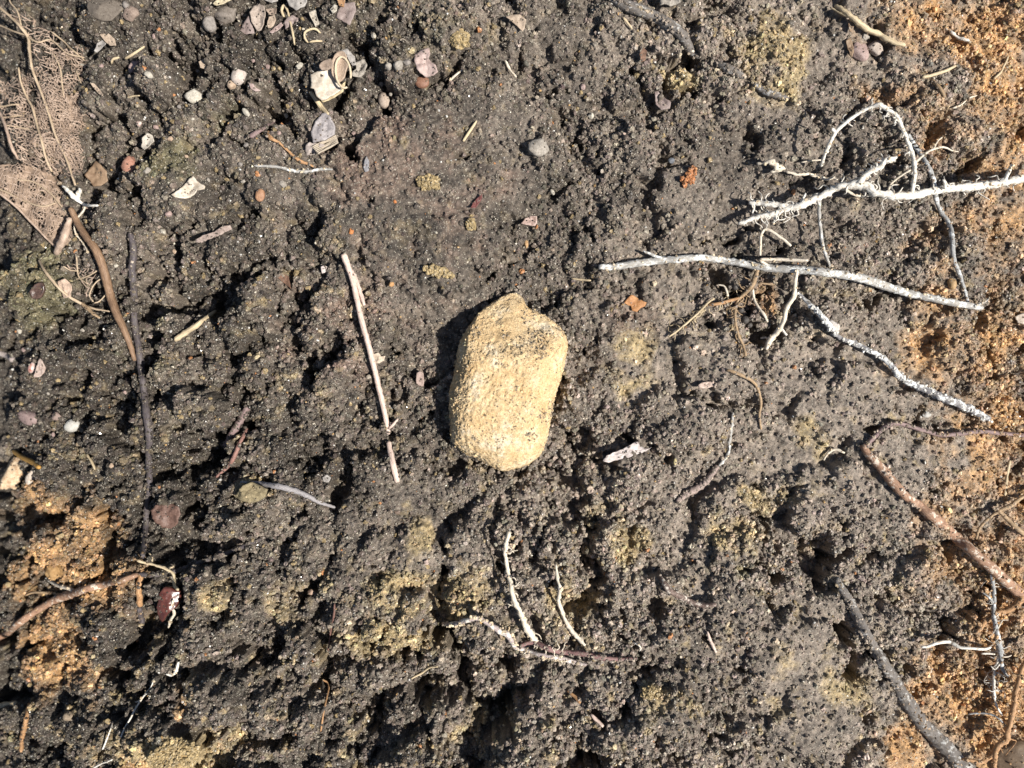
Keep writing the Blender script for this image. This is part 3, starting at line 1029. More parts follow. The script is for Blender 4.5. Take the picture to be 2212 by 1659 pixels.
# soil still sticking to it, in patches with their own shape
gp = t.nodes.new('ShaderNodeNewGeometry').outputs['Position']
n4 = noise_tex(t, gp, 430, 5, 0.78)
soilm = ramp(t, n4, [(0.57, (0, 0, 0)), (0.72, (0.9, 0.9, 0.9))])
n5 = noise_tex(t, gp, 1900, 3, 0.6)
fine = ramp(t, n5, [(0.66, (0, 0, 0)), (0.70, (1, 1, 1))])
c = mix(t, soilm, c, (0.30, 0.235, 0.165, 1))
c = mix(t, fine, c, (0.25, 0.19, 0.12, 1))
t.links.new(c, b.inputs['Base Color'])
b.inputs['Roughness'].default_value = 0.85
b.inputs['Specular IOR Level'].default_value = 0.25
nb = bump(t, b, n2, 0.9, 0.0008)
bump(t, b, n3, 1.0, 0.0004, nb)
M_ROCK = m
V, F = make_rock()
rock = fixn(build('stone_fragment', V, F, M_ROCK))
thing(rock, 'large pale yellow barrel-shaped stone with a broken slanting end, lying on dark soil', 'stone')
for (u, v, r) in [(1840, 1140, 80), (1790, 1200, 120), (1900, 1240, 110), (1810, 1350, 185), (1790, 1480, 175), (1800, 1570, 110)]:
    p = P(u, v, 100)
    FOOT.append((p[0], p[1], r * PX))

for (u, v, r, n) in [(1960, 1450, 20, 26), (1936, 1490, 24, 34), (1925, 1470, 14, 12), (1890, 1545, 20, 26), (1705, 1190, 20, 16), (1800, 1192, 14, 10), (1920, 1215, 40, 26), (1880, 1130, 30, 20),
                     (1780, 1300, 12, 8), (1700, 1560, 14, 8), (1930, 1270, 22, 14), (1810, 1420, 60, 10), (1860, 1180, 60, 16), (1985, 1190, 26, 10)]:
    dust(rock, int(n * 1.3), 1.5, 3.6, (0.20, 0.16, 0.115), 0.0, (u, v, r), seed=u)
for (u, v, r, n) in [(1880, 1250, 60, 120), (1950, 1225, 45, 70), (1810, 1262, 50, 70), (1720, 1250, 50, 60), (1655, 1300, 40, 90), (1640, 1420, 40, 120), (1640, 1520, 40, 90), (1780, 1520, 70, 60), (1860, 1440, 70, 60)]:
    dust(rock, n, 1.3, 3.2, (0.36, 0.275, 0.17), -0.3, (u, v, r), seed=u + 7)
dust(rock, 420, 1.5, 3.0, (0.56, 0.44, 0.26), -0.2)
dust(rock, 260, 1.2, 2.4, (0.26, 0.20, 0.14), -0.2)

# soil banked against the stone
r_ = np.random.default_rng(4242)
ou = np.array(OUT, float)
for _ in range(900):
    i = int(r_.integers(0, len(ou))); t_ = r_.random()
    q_ = ou[i] * (1 - t_) + ou[(i + 1) % len(ou)] * t_
    d_ = q_ - np.array([1812, 1370]); d_ /= np.hypot(*d_)
    q_ = q_ + d_ * r_.normal(2, 9)
    rad_ = 2.5 + 8.5 * r_.random() ** 2.5
    DUST.append((P(q_[0], q_[1], rad_ * r_.uniform(0.2, 1.6), Hm), rad_, None))
# ------------------------------------------------------------------ roots, twigs and stalks
W1, W2 = (0.88, 0.85, 0.78, 1), (0.68, 0.62, 0.53, 1)
M_WHITE = m_fibre('white_root_skin', W2, W1, 0.75, dirt=(0.36, 0.29, 0.21, 1), dirt_amt=0.55, streak=(3, 3, 8))
M_CREAM = m_fibre('cream_root_skin', (0.58, 0.49, 0.37, 1), (0.80, 0.72, 0.60, 1), 0.75, dirt=(0.30, 0.22, 0.14, 1), dirt_amt=0.3, streak=(3, 3, 8))
M_TAN = m_fibre('tan_root_skin', (0.26, 0.17, 0.095, 1), (0.46, 0.33, 0.20, 1), 0.7, dirt=DIRT, dirt_amt=0.35, streak=(3, 3, 10))
M_GREYW = m_fibre('grey_white_bark', (0.24, 0.23, 0.21, 1), (0.52, 0.50, 0.47, 1), 0.8, dirt=(0.30, 0.27, 0.225, 1), dirt_amt=0.6, streak=(4, 4, 6), pale=(0.72, 0.72, 0.69, 1), pale_amt=0.35)
M_CRUST = m_fibre('crusted_root_skin', (0.14, 0.13, 0.13, 1), (0.26, 0.25, 0.26, 1), 0.8, dirt=(0.16, 0.14, 0.11, 1), dirt_amt=0.4, streak=(4, 4, 6), pale=(0.66, 0.66, 0.64, 1), pale_amt=0.75)
M_BLUEG = m_fibre('blue_grey_root_skin', (0.23, 0.225, 0.22, 1), (0.40, 0.40, 0.39, 1), 0.7, dirt=DIRT, dirt_amt=0.3, streak=(4, 4, 6), pale=(0.60, 0.62, 0.62, 1), pale_amt=0.3)
M_BURIED = m_fibre('dusty_grey_root_skin', (0.105, 0.092, 0.082, 1), (0.20, 0.18, 0.165, 1), 0.8, dirt=(0.13, 0.11, 0.09, 1), dirt_amt=0.7, streak=(4, 4, 8), pale=(0.40, 0.39, 0.37, 1), pale_amt=0.1)
M_DARKSTEM = m_fibre('dark_stem_skin', (0.050, 0.040, 0.042, 1), (0.125, 0.105, 0.108, 1), 0.6, dirt=(0.10, 0.085, 0.065, 1), dirt_amt=0.55, streak=(3, 3, 5))
M_REDB = m_fibre('red_brown_bark', (0.22, 0.115, 0.07, 1), (0.42, 0.26, 0.17, 1), 0.7, dirt=(0.13, 0.10, 0.075, 1), dirt_amt=0.3, streak=(4, 4, 9), pale=(0.56, 0.47, 0.38, 1), pale_amt=0.12)
M_PETIOLE = m_fibre('leaf_stalk_skin', (0.17, 0.10, 0.06, 1), (0.30, 0.19, 0.115, 1), 0.6, streak=(4, 4, 5))
M_PINK = m_fibre('pink_straw_skin', (0.48, 0.34, 0.28, 1), (0.80, 0.64, 0.54, 1), 0.6, dirt=(0.22, 0.13, 0.10, 1), dirt_amt=0.15, streak=(5, 5, 3.2))
M_STRAW = m_fibre('straw_skin', (0.42, 0.32, 0.19, 1), (0.66, 0.54, 0.36, 1), 0.55, streak=(5, 5, 3))
M_ORANGE = m_fibre('orange_root_skin', (0.30, 0.155, 0.065, 1), (0.52, 0.31, 0.16, 1), 0.65, dirt=(0.2, 0.11, 0.06, 1), dirt_amt=0.3, streak=(3, 3, 9))
M_NEEDLE = m_fibre('needle_skin', (0.38, 0.19, 0.04, 1), (0.55, 0.32, 0.09, 1), 0.35, streak=(5, 5, 2))
M_MAUVE = m_fibre('mauve_stem_skin', (0.15, 0.095, 0.095, 1), (0.30, 0.215, 0.20, 1), 0.65, dirt=DIRT, dirt_amt=0.45, streak=(4, 4, 5))
M_HOOK = m_fibre('hooked_twig_bark', (0.085, 0.055, 0.045, 1), (0.24, 0.17, 0.14, 1), 0.6, dirt=DIRT, dirt_amt=0.2, streak=(2, 2, 12), pale=(0.62, 0.55, 0.47, 1), pale_amt=0.15)


def fam(name, u, v, label, cat, group=None):
    return empty(name, Vector(P(u, v).tolist()), label, cat, group)


# --- the big branched white root that comes in over the edge, held well above the soil
wr = fam('branched_root', 3200, 690, 'thick white branched root reaching out over the soil, forked at its tip', 'root')
side('main_stem', wr, [(3790, 620, 150, 13.9), (3648, 636, 150, 13.9), (3540, 655, 148, 13.9), (3400, 668, 145, 13.1), (3270, 690, 140, 13.1), (3190, 692, 138, 12.3), (3120, 678, 136, 12.3), (3085, 655, 135, 13.9),
     (3010, 655, 128, 12.3), (2960, 672, 122, 12.3), (2910, 700, 116, 12.3), (2860, 725, 108, 11.5), (2820, 735, 95, 10.7), (2760, 726, 85, 9.8), (2700, 722, 75, 9.0), (2668, 722, 68, 6.6)], M_WHITE, ring=9, lump=0.2, wig=7, seed=1)
side('side_branch', wr, [(2850, 730, 104, 9.8), (2800, 748, 95, 9.0), (2750, 762, 86, 9.0), (2690, 776, 76, 8.2), (2650, 790, 66, 7.4), (2630, 796, 60, 5.7)], M_WHITE, lump=0.16, seed=2)
side('side_branch', wr, [(2762, 760, 86, 5.7), (2758, 785, 72, 4.1), (2755, 800, 60, 3.3)], M_WHITE, seed=3)
side('side_branch', wr, [(2685, 722, 74, 4.9), (2686, 742, 64, 4.1), (2682, 762, 58, 3.3), (2710, 766, 50, 3.3)], M_WHITE, seed=4)
side('side_branch', wr, [(3060, 655, 135, 12.3), (3075, 630, 142, 10.7), (3100, 610, 150, 9.8), (3130, 595, 158, 8.2), (3150, 575, 166, 6.6), (3165, 560, 170, 5.7)], M_WHITE, lump=0.22, wig=5, seed=5)
side('side_branch', wr, [(3150, 577, 165, 6.6), (3170, 568, 168, 7.4), (3195, 560, 170, 4.9)], M_WHITE, lump=0.3, seed=6)
side('side_branch', wr, [(2995, 660, 128, 4.9), (3020, 680, 120, 4.9), (3050, 694, 112, 4.1), (3090, 695, 105, 3.3), (3120, 705, 100, 2.5)], M_CREAM, seed=7)
side('side_branch', wr, [(3575, 650, 148, 7.4), (3590, 620, 160, 6.6), (3605, 585, 172, 4.9)], M_WHITE, seed=8)
side('side_branch', wr, [(3365, 672, 146, 7.4), (3366, 650, 155, 5.7), (3360, 640, 158, 4.1)], M_WHITE, seed=9)
side('side_branch', wr, [(2918, 690, 118, 6.6), (2919, 740, 100, 6.6), (2921, 800, 80, 6.6), (2926, 860, 58, 6.6), (2938, 900, 40, 5.7), (2952, 935, 22, 4.9), (2956, 948, 10, 4.1)], M_GREYW, wig=4, seed=10)
side('side_branch', wr, [(2850, 725, 104, 3.3), (2865, 700, 110, 4.1), (2870, 688, 112, 3.3)], M_WHITE, seed=11)
side('side_branch', wr, [(2975, 628, 60, 2.5), (2945, 640, 66, 4.1), (2915, 630, 60, 4.1), (2890, 626, 50, 3.3)], M_CREAM, seed=12)
# --- the arched rootlet
ar = fam('arched_root', 3130, 480, 'slender white root looping in an arch above the thick branched white root', 'root')
side('main_stem', ar, [(2925, 592, 60, 6.6), (2934, 560, 90, 6.6), (2950, 520, 120, 6.6), (2975, 470, 150, 6.6), (3020, 428, 170, 5.7), (3070, 396, 182, 5.7), (3110, 380, 186, 6.6), (3130, 376, 188, 9.0), (3165, 396, 186, 6.6),
     (3190, 412, 182, 6.6), (3205, 440, 178, 6.6), (3225, 490, 172, 6.6), (3245, 545, 165, 7.4), (3254, 590, 158, 7.4), (3255, 630, 150, 7.4), (3250, 680, 140, 7.4), (3250, 712, 130, 4.9)], M_WHITE, lump=0.14, wig=4, seed=21)
side('side_branch', ar, [(3256, 582, 158, 4.9), (3290, 555, 150, 3.7), (3325, 532, 142, 3.3), (3365, 524, 130, 3.3), (3392, 536, 120, 2.5), (3415, 540, 110, 1.6)], M_CREAM, seed=22)
side('side_branch', ar, [(3325, 532, 142, 2.9), (3340, 505, 130, 2.5), (3358, 488, 120, 2.0)], M_CREAM, seed=23)
side('side_branch', ar, [(3245, 605, 156, 3.3), (3200, 632, 140, 3.3), (3175, 655, 128, 3.3), (3166, 676, 118, 4.1)], M_CREAM, seed=24)
side('side_branch', ar, [(2975, 470, 150, 5.7), (2968, 462, 156, 6.6), (2962, 458, 158, 4.1)], M_WHITE, seed=25)
WRP = [(3648, 636, 150, 14), (3400, 668, 145, 13), (3190, 692, 138, 12), (3085, 655, 135, 12), (2960, 672, 122, 12), (2860, 725, 108, 12), (2760, 726, 85, 10), (2668, 722, 68, 6)]
hairs(wr, WRP, 80, 14, 60, 3.0, M_WHITE, 901)
hairs(wr, [(2850, 730, 104, 9), (2750, 762, 86, 9), (2630, 796, 60, 6)], 26, 12, 50, 2.8, M_WHITE, 902)
hairs(wr, [(3060, 655, 135, 12), (3100, 610, 150, 9), (3150, 575, 166, 7), (3175, 560, 168, 6)], 50, 8, 34, 3.2, M_WHITE, 903)
hairs(ar, [(2950, 520, 120, 6), (3020, 428, 170, 6), (3130, 376, 188, 8), (3225, 490, 172, 7), (3255, 630, 150, 7)], 30, 8, 34, 2.4, M_WHITE, 904)
# --- pale fragments and strands left of it
stalk('root_strand', 'knobbly cream rootlet with a flaky end left of the arch foot', 'rootlet', [(2695, 582, 30, 4), (2725, 585, 34, 4), (2745, 582, 36, 9), (2775, 600, 38, 11), (2790, 600, 38, 8), (2745, 612, 32, 6)], M_CREAM, lump=0.35, wig=5, seed=31)
stalk('root_strand', 'thin crumbly cream rootlet running under the white arch', 'rootlet', [(2800, 612, 20, 4), (2840, 620, 22, 5), (2880, 618, 24, 5), (2905, 628, 26, 5), (2940, 640, 24, 5), (2970, 634, 24, 4), (2985, 640, 20, 3)], M_CREAM, lump=0.3, wig=5, seed=32)
stalk('root_strand', 'fine pale fibre joined to the lower end of the white arch', 'rootlet', [(2925, 570, 40, 3), (2890, 572, 30, 3), (2855, 578, 20, 2.5)], M_CREAM, seed=33)
# --- blue-grey root at the right
stalk('grey_root', 'thin blue-grey root crossing beneath the thick white root down to the pale twig', 'root',
      [(3235, 480, 7), (3265, 530, 8), (3300, 590, 8), (3322, 640, 9), (3330, 690, 9), (3345, 740, 8), (3375, 790, 8), (3388, 850, 9), (3396, 920, 8), (3415, 980, 7), (3435, 1040, 6), (3452, 1085, 5)], M_BLUEG, lift=1.6, seed=34, wig=5)
# --- long pale twig
tw = fam('pale_twig', 2800, 955, 'long bleached grey-white twig lying across the soil right of the stone', 'twig')
side('main_stem', tw, [(2133, 951, 18, 11), (2200, 948, 22, 12), (2280, 938, 26, 13), (2340, 930, 28, 13), (2420, 924, 28, 13), (2500, 918, 26, 12), (2570, 926, 26, 12), (2650, 938, 30, 13), (2740, 952, 34, 14), (2850, 958, 38, 14), (2930, 966, 44, 14),
     (3010, 978, 50, 14), (3090, 996, 56, 15), (3160, 1020, 62, 15), (3240, 1046, 64, 14), (3330, 1064, 62, 13), (3410, 1080, 56, 12), (3500, 1097, 44, 10)], M_GREYW, ring=9, lump=0.10, wig=4, seed=41)
side('side_branch', tw, [(2380, 926, 30, 8), (2345, 915, 34, 6), (2310, 902, 36, 5), (2292, 894, 36, 3)], M_GREYW, seed=42)
side('side_branch', tw, [(2740, 948, 36, 5), (2710, 926, 44, 6), (2760, 924, 50, 6), (2830, 926, 56, 6), (2880, 928, 58, 5)], M_CREAM, seed=43)
side('side_branch', tw, [(3470, 1092, 48, 6), (3510, 1075, 50, 4), (3525, 1060, 50, 3)], M_GREYW, seed=44)
# --- crusted second twig
ct = fam('crusted_root', 3150, 1280, 'dark root with white crust, ending pale beside the orange clay', 'root')
side('main_stem', ct, [(2842, 1042, 30, 6), (2890, 1090, 30, 7), (2930, 1130, 32, 9), (2960, 1165, 30, 10), (2985, 1200, 24, 7), (3040, 1225, 24, 8), (3100, 1252, 28, 9), (3150, 1280, 32, 9), (3190, 1320, 36, 10), (3215, 1348, 40, 12), (3280, 1378, 46, 12),
     (3350, 1408, 50, 13), (3400, 1435, 50, 14), (3460, 1462, 46, 13), (3525, 1494, 38, 10)], M_CRUST, ring=9, lump=0.22, wig=6, seed=51)
# --- brown root, right
br = fam('brown_root', 3300, 1850, 'reddish-brown woody root running diagonally into the orange clay', 'root')
side('main_stem', br, [(3072, 1585, 10, 12), (3095, 1620, 14, 14), (3140, 1668, 18, 17), (3185, 1725, 18, 17), (3225, 1770, 16, 16), (3270, 1802, 14, 16), (3330, 1850, 16, 19), (3400, 1910, 22, 20), (3470, 1968, 28, 19), (3540, 2030, 36, 19), (3620, 2105, 44, 19), (3740, 2210, 50, 19)], M_REDB, ring=9, lump=0.08, wig=5, seed=61)
side('side_branch', br, [(3080, 1592, 10, 10), (3110, 1560, 14, 9), (3150, 1522, 18, 9), (3190, 1508, 22, 8), (3230, 1514, 24, 8), (3290, 1532, 22, 8), (3350, 1548, 18, 8), (3420, 1545, 16, 8), (3500, 1538, 14, 8), (3580, 1546, 14, 8), (3700, 1555, 14, 7)], M_MAUVE, lump=0.08, seed=62)
side('side_branch', br, [(3640, 2118, 44, 15), (3620, 2150, 40, 13), (3580, 2178, 34, 11), (3545, 2188, 28, 10), (3510, 2212, 20, 9), (3485, 2248, 12, 8)], M_ORANGE, seed=63)
stalk('rootlet', 'tan rootlet branching across the orange clay above the woody brown root', 'rootlet', [(3720, 1740, 40, 7), (3648, 1770, 40, 7), (3600, 1800, 36, 8), (3560, 1818, 32, 6), (3520, 1845, 28, 5), (3490, 1880, 22, 5), (3478, 1920, 14, 4)], M_TAN, seed=64)
stalk('rootlet', 'second tan rootlet reaching up from the woody brown root', 'rootlet', [(3720, 1930, 30, 9), (3648, 1900, 36, 9), (3590, 1850, 38, 8), (3555, 1815, 34, 7)], M_TAN, seed=65)
hairs(ct, [(3190, 1320, 36, 10), (3280, 1378, 46, 12), (3400, 1435, 50, 13), (3525, 1494, 38, 10)], 40, 6, 18, 2.2, M_WHITE, 909)
# --- grey vertical rootlet with hairs, lower right
vr = fam('hairy_root', 3550, 2250, 'thin grey upright root with white side hairs over orange clay', 'root')
side('main_stem', vr, [(3528, 2010, 10, 6), (3535, 2060, 26, 7), (3540, 2120, 40, 7), (3540, 2190, 46, 8), (3548, 2240, 50, 9), (3560, 2300, 52, 10), (3566, 2350, 52, 8), (3575, 2390, 48, 6), (3590, 2410, 44, 4)], M_BLUEG, lump=0.15, wig=4, seed=71)
side('side_branch', vr, [(3541, 2150, 42, 5), (3520, 2125, 40, 4), (3496, 2108, 34, 3)], M_BLUEG, seed=72)
side('side_branch', vr, [(3562, 2330, 50, 5), (3545, 2390, 44, 5), (3540, 2450, 38, 5), (3545, 2500, 30, 4), (3570, 2550, 20, 3)], M_WHITE, lump=0.3, wig=6, seed=73)
side('side_branch', vr, [(3565, 2340, 50, 3), (3590, 2340, 52, 2.5), (3604, 2334, 54, 2)], M_CREAM, seed=74)
side('side_branch', vr, [(3566, 2360, 50, 3), (3545, 2385, 50, 2.5), (3530, 2372, 46, 2)], M_WHITE, seed=75)
side('side_branch', vr, [(3550, 2250, 50, 3), (3566, 2220, 52, 2.5), (3574, 2205, 50, 2)], M_CREAM, seed=76)
hairs(vr, [(3535, 2060, 26, 7), (3540, 2190, 46, 8), (3560, 2300, 52, 9), (3545, 2390, 44, 5), (3540, 2480, 34, 4)], 60, 12, 56, 1.5, M_WHITE, 905)
stalk('white_rootlet', 'bright white wavy rootlet standing out above the thick grey buried root', 'rootlet', [(3283, 2305, 52, 4), (3310, 2303, 56, 5), (3340, 2292, 60, 6), (3380, 2288, 62, 6), (3400, 2296, 62, 7), (3420, 2308, 62, 6), (3460, 2311, 62, 5), (3500, 2310, 62, 5), (3530, 2305, 60, 4)], M_WHITE, lump=0.06, wig=2, seed=77)
stalk('white_rootlet', 'short white rootlet just below the wavy white one', 'rootlet', [(3497, 2330, 50, 3), (3520, 2328, 54, 4), (3545, 2331, 52, 3)], M_WHITE, seed=78)
# --- tan forked root in the lower right corner
fr = fam('forked_root', 3560, 2600, 'tan forked root with a pale bend above the smooth brown stone in the corner', 'root')
side('main_stem', fr, [(3730, 2280, 70, 9), (3660, 2350, 72, 9), (3630, 2440, 74, 10), (3612, 2530, 74, 10), (3592, 2600, 72, 11), (3590, 2632, 70, 11), (3560, 2655, 66, 11), (3545, 2690, 60, 10), (3540, 2780, 50, 9)], M_ORANGE, lump=0.14, wig=5, seed=81)
side('side_branch', fr, [(3548, 2680, 60, 8), (3520, 2700, 54, 8), (3490, 2715, 48, 8), (3460, 2708, 40, 6), (3425, 2704, 30, 5)], M_ORANGE, seed=82)
side('side_branch', fr, [(3594, 2605, 70, 5), (3560, 2560, 58, 4), (3520, 2542, 46, 4), (3480, 2540, 34, 4), (3450, 2545, 24, 3)], M_BLUEG, seed=83)
hairs(fr, [(3660, 2350, 72, 8), (3612, 2530, 74, 9), (3590, 2632, 70, 10), (3545, 2690, 60, 9)], 36, 14, 70, 2.4, M_ORANGE, 910)
# --- buried grey roots
stalk('buried_root', 'thick dusty grey root half buried along the bottom right, speckled with soil', 'root', [(2980, 2060, 12), (3010, 2120, 15), (3060, 2215, 18), (3110, 2310, 20), (3160, 2400, 22), (3215, 2480, 24), (3280, 2570, 26), (3360, 2655, 28), (3440, 2740, 30), (3520, 2840, 30)], M_BURIED, lift=0.15, ring=10, lump=0.09, wig=9, seed=91)
stalk('buried_root', 'dark grey root half buried at the top edge, curving down to the right', 'root', [(2140, -60, 18), (2200, 5, 19), (2270, 35, 20), (2330, 62, 20), (2385, 95, 20), (2430, 130, 18), (2475, 165, 14), (2500, 190, 8)], M_BURIED, lift=0.9, ring=10, lump=0.05, wig=3, seed=92)
stalk('buried_root', 'short blue-grey root piece showing between clods below the dark grey curved root', 'root', [(2555, 225, 10), (2590, 245, 14), (2620, 258, 13), (2650, 275, 10)], M_BURIED, lift=0.6, ring=9, seed=93)
stalk('buried_root', 'faint grey root piece surfacing next to the yellow soil at top right', 'root', [(2680, 300, 9), (2720, 318, 12), (2770, 338, 12), (2810, 352, 8)], M_BURIED, lift=0.5, ring=9, seed=94)
# --- twig at the top right
tt_ = fam('splintered_twig', 3100, 110, 'pale brown twig with a splintered upper end near the top right', 'twig')
side('main_stem', tt_, [(2975, 20, 16, 7), (3010, 40, 22, 9), (3050, 75, 26, 11), (3090, 108, 28, 11), (3130, 122, 28, 10), (3170, 138, 26, 10), (3225, 162, 18, 7)], M_STRAW, lump=0.16, wig=3, seed=101)
side('splinter', tt_, [(3040, 66, 26, 5), (3005, 50, 24, 4), (2958, 26, 18, 3)], M_STRAW, seed=102)
side('splinter', tt_, [(3030, 60, 22, 4), (3000, 52, 18, 3), (2985, 40, 14, 2)], M_TAN, seed=103)
stalk('straw', 'thin yellow straw lying on orange soil right of the splintered twig', 'straw', [(3285, 275, 6), (3320, 268, 6), (3360, 254, 6), (3405, 234, 5)], M_STRAW, lift=1.4, seed=104)
stalk('straw', 'slim tan straw slanting up near the right edge', 'straw', [(3540, 280, 4), (3560, 262, 4), (3580, 230, 4), (3592, 198, 3)], M_STRAW, lift=1.2, seed=105)
stalk('straw', 'small brown stem under the thin yellow straw', 'straw', [(3318, 282, 6), (3345, 312, 7), (3366, 346, 6)], M_TAN, lift=0.9, seed=106)
stalk('rootlet', 'tiny white crusted rootlet above the right hand orange soil', 'rootlet', [(3385, 110, 5), (3410, 132, 5), (3430, 140, 6), (3455, 150, 5)], M_WHITE, lift=1.2, lump=0.3, seed=107)
stalk('rootlet', 'pair of fine cream hairs beside the right edge, below the tan straw', 'rootlet', [(3395, 385, 3), (3425, 375, 3), (3450, 352, 3), (3480, 340, 2)], M_CREAM, lift=2, seed=108)
stalk('straw', 'upright yellow fibre on the orange clay below the brown branch', 'straw', [(3598, 1640, 6), (3590, 1700, 6), (3580, 1765, 5)], M_STRAW, lift=0.9, seed=109)

# --- fine brown root tuft right of the stone
tf = fam('root_tuft', 2680, 1080, 'tuft of fine brown roots hanging under the bleached twig', 'root')
TB = M_TAN
side('main_stem', tf, [(2702, 955, 20, 8), (2690, 990, 24, 9), (2678, 1020, 24, 9), (2655, 1045, 22, 6), (2630, 1070, 18, 5), (2620, 1110, 16, 5), (2620, 1150, 16, 5), (2630, 1195, 16, 5.5), (2645, 1230, 16, 5.5), (2658, 1268, 14, 5)], TB, seed=111)
side('side_branch', tf, [(2660, 1042, 22, 4), (2645, 1056, 18, 5), (2600, 1070, 16, 6), (2560, 1080, 16, 6), (2524, 1086, 14, 6)], M_ORANGE, seed=112)
side('side_branch', tf, [(2545, 1062, 14, 4), (2518, 1082, 14, 4.5), (2485, 1118, 12, 4), (2450, 1150, 12, 4), (2415, 1178, 10, 3.5), (2380, 1202, 8, 3)], M_STRAW, seed=113)
side('side_branch', tf, [(2594, 1056, 18, 4), (2586, 1030, 26, 4.5), (2578, 1018, 28, 3), (2555, 1014, 26, 2.5)], M_CREAM, seed=114)
side('side_branch', tf, [(2682, 1030, 22, 5), (2686, 1060, 20, 5), (2700, 1090, 18, 5), (2720, 1118, 14, 5), (2735, 1146, 8, 4)], M_CREAM, seed=115)
side('side_branch', tf, [(2700, 1008, 24, 3), (2740, 1012, 26, 3.5), (2780, 1020, 22, 3)], TB, seed=116)
hairs(tf, [(2690, 990, 24, 8), (2630, 1070, 18, 5), (2620, 1150, 16, 5), (2658, 1268, 14, 5)], 30, 14, 70, 2.3, M_TAN, 906)
hairs(tf, [(2645, 1056, 18, 5), (2560, 1080, 16, 6), (2450, 1150, 12, 4), (2380, 1202, 8, 3)], 24, 12, 60, 2.0, M_STRAW, 907)
stalk('root_strand', 'cream knuckled root tip dangling below the bleached twig', 'rootlet', [(2840, 960, 60, 6), (2836, 1010, 64, 6), (2832, 1050, 62, 8), (2820, 1075, 58, 8), (2806, 1100, 52, 8), (2798, 1135, 46, 8), (2780, 1170, 40, 9), (2758, 1195, 34, 10), (2742, 1215, 28, 10), (2730, 1245, 18, 7)], M_CREAM, lump=0.16, wig=5, seed=121)
stalk('root_strand', 'tiny white twig stub leaning on the cream knuckled root tip', 'rootlet', [(2710, 1206, 16, 4), (2725, 1202, 20, 4), (2740, 1208, 24, 4)], M_WHITE, seed=122)
stalk('root_strand', 'short white prong under the cream knuckled root tip', 'rootlet', [(2788, 1170, 36, 4), (2796, 1184, 30, 4.5), (2805, 1194, 22, 4)], M_WHITE, seed=123)
stalk('root_strand', 'bent cream rootlet between the thick white root and the bleached twig', 'rootlet', [(2708, 910, 20, 4.5), (2711, 870, 30, 4.5), (2712, 840, 36, 4.5), (2728, 818, 40, 5), (2745, 822, 42, 5), (2770, 840, 40, 5), (2795, 858, 36, 5), (2818, 876, 28, 5)], M_CREAM, seed=124)
stalk('root_strand', 'brown rootlet trailing down from the root tuft', 'rootlet', [(2588, 1318, 12, 5), (2620, 1326, 18, 6), (2655, 1340, 18, 6), (2680, 1352, 16, 6), (2700, 1380, 14, 5), (2712, 1430, 12, 5), (2704, 1480, 12, 4.5), (2712, 1530, 8, 4)], M_TAN, seed=125)

# --- pink straw left of the stone
ps = fam('split_straw', 1320, 1310, 'long split pinkish straw lying upright left of the pale stone', 'straw')
side('stalk', ps, [(1222, 905, 20, 12), (1236, 940, 22, 11), (1255, 1000, 24, 10), (1270, 1065, 24, 10), (1288, 1140, 26, 10), (1310, 1220, 28, 10), (1328, 1290, 28, 10), (1345, 1360, 26, 10), (1362, 1430, 24, 10), (1374, 1490, 20, 9), (1384, 1545, 14, 8)], M_PINK, ring=8, lump=0.06, wig=2, seed=131)
side('stalk', ps, [(1384, 1572, 12, 9), (1390, 1610, 14, 10), (1400, 1660, 14, 11), (1416, 1718, 12, 10)], M_PINK, ring=8, lump=0.06, flat=0.6, seed=132)
side('strip', ps, [(1252, 962, 24, 7), (1270, 1000, 26, 7), (1283, 1040, 26, 7), (1298, 1088, 24, 6)], M_PINK, flat=0.45, seed=133)
side('strip', ps, [(1262, 1035, 22, 3), (1275, 1065, 22, 3), (1290, 1092, 20, 2)], M_STRAW, seed=134)
side('side_branch', ps, [(1384, 1528, 14, 5), (1400, 1512, 16, 5), (1418, 1492, 16, 4)], M_PINK, seed=135)
V_, F_ = flake_geo([(1328, 1262), (1352, 1256), (1360, 1270), (1376, 1268), (1370, 1284), (1356, 1294), (1338, 1296), (1328, 1280)], thick=3, lift=16, bump_=0.12, seed=136)
fixn(build('bark_flap', V_, F_, m_stone('cream_bark', (0.46, 0.36, 0.27), (0.66, 0.56, 0.44)), ps))
# --- sticks on the left
stalk('dark_twig', 'long dark brown stem, soil-stained, running down the left side', 'stem', [(462, 830, 10), (475, 880, 12), (472, 960, 13), (480, 1050, 13), (484, 1130, 12), (494, 1220, 12), (505, 1310, 12), (515, 1400, 12), (526, 1490, 13), (533, 1560, 12), (530, 1640, 11), (532, 1720, 11), (522, 1800, 11), (516, 1900, 10), (508, 1985, 10)], M_DARKSTEM, lift=1.0, ring=9, lump=0.08, wig=4, seed=141)
stalk('orange_stick', 'short orange-brown stick below the end of the long dark stem', 'stick', [(506, 2030, 9), (499, 2080, 11), (496, 2115, 11), (500, 2158, 10)], M_ORANGE, lift=0.8, seed=142)
stalk('dark_twig', 'short dark stem stump under the orange-brown stick', 'stem', [(496, 2165, 10), (503, 2200, 11), (512, 2245, 9)], M_DARKSTEM, lift=0.7, seed=143)
stalk('stick', 'short tan stick lying right of the dark stem', 'stick', [(622, 1212, 9), (660, 1186, 10), (712, 1152, 9), (768, 1108, 6)], M_STRAW, lift=1.2, ring=8, lump=0.08, wig=2, seed=144)
stalk('grey_twig', 'slender grey twig curving on the soil left of the straw foot', 'twig', [(855, 1718, 6), (920, 1724, 9), (985, 1732, 10), (1050, 1748, 10), (1105, 1772, 9), (1150, 1795, 7), (1195, 1808, 5)], m_fibre('grey_twig_skin', (0.20, 0.18, 0.18, 1), (0.38, 0.36, 0.36, 1), 0.6, dirt=DIRT, dirt_amt=0.3), lift=1.1, seed=145)
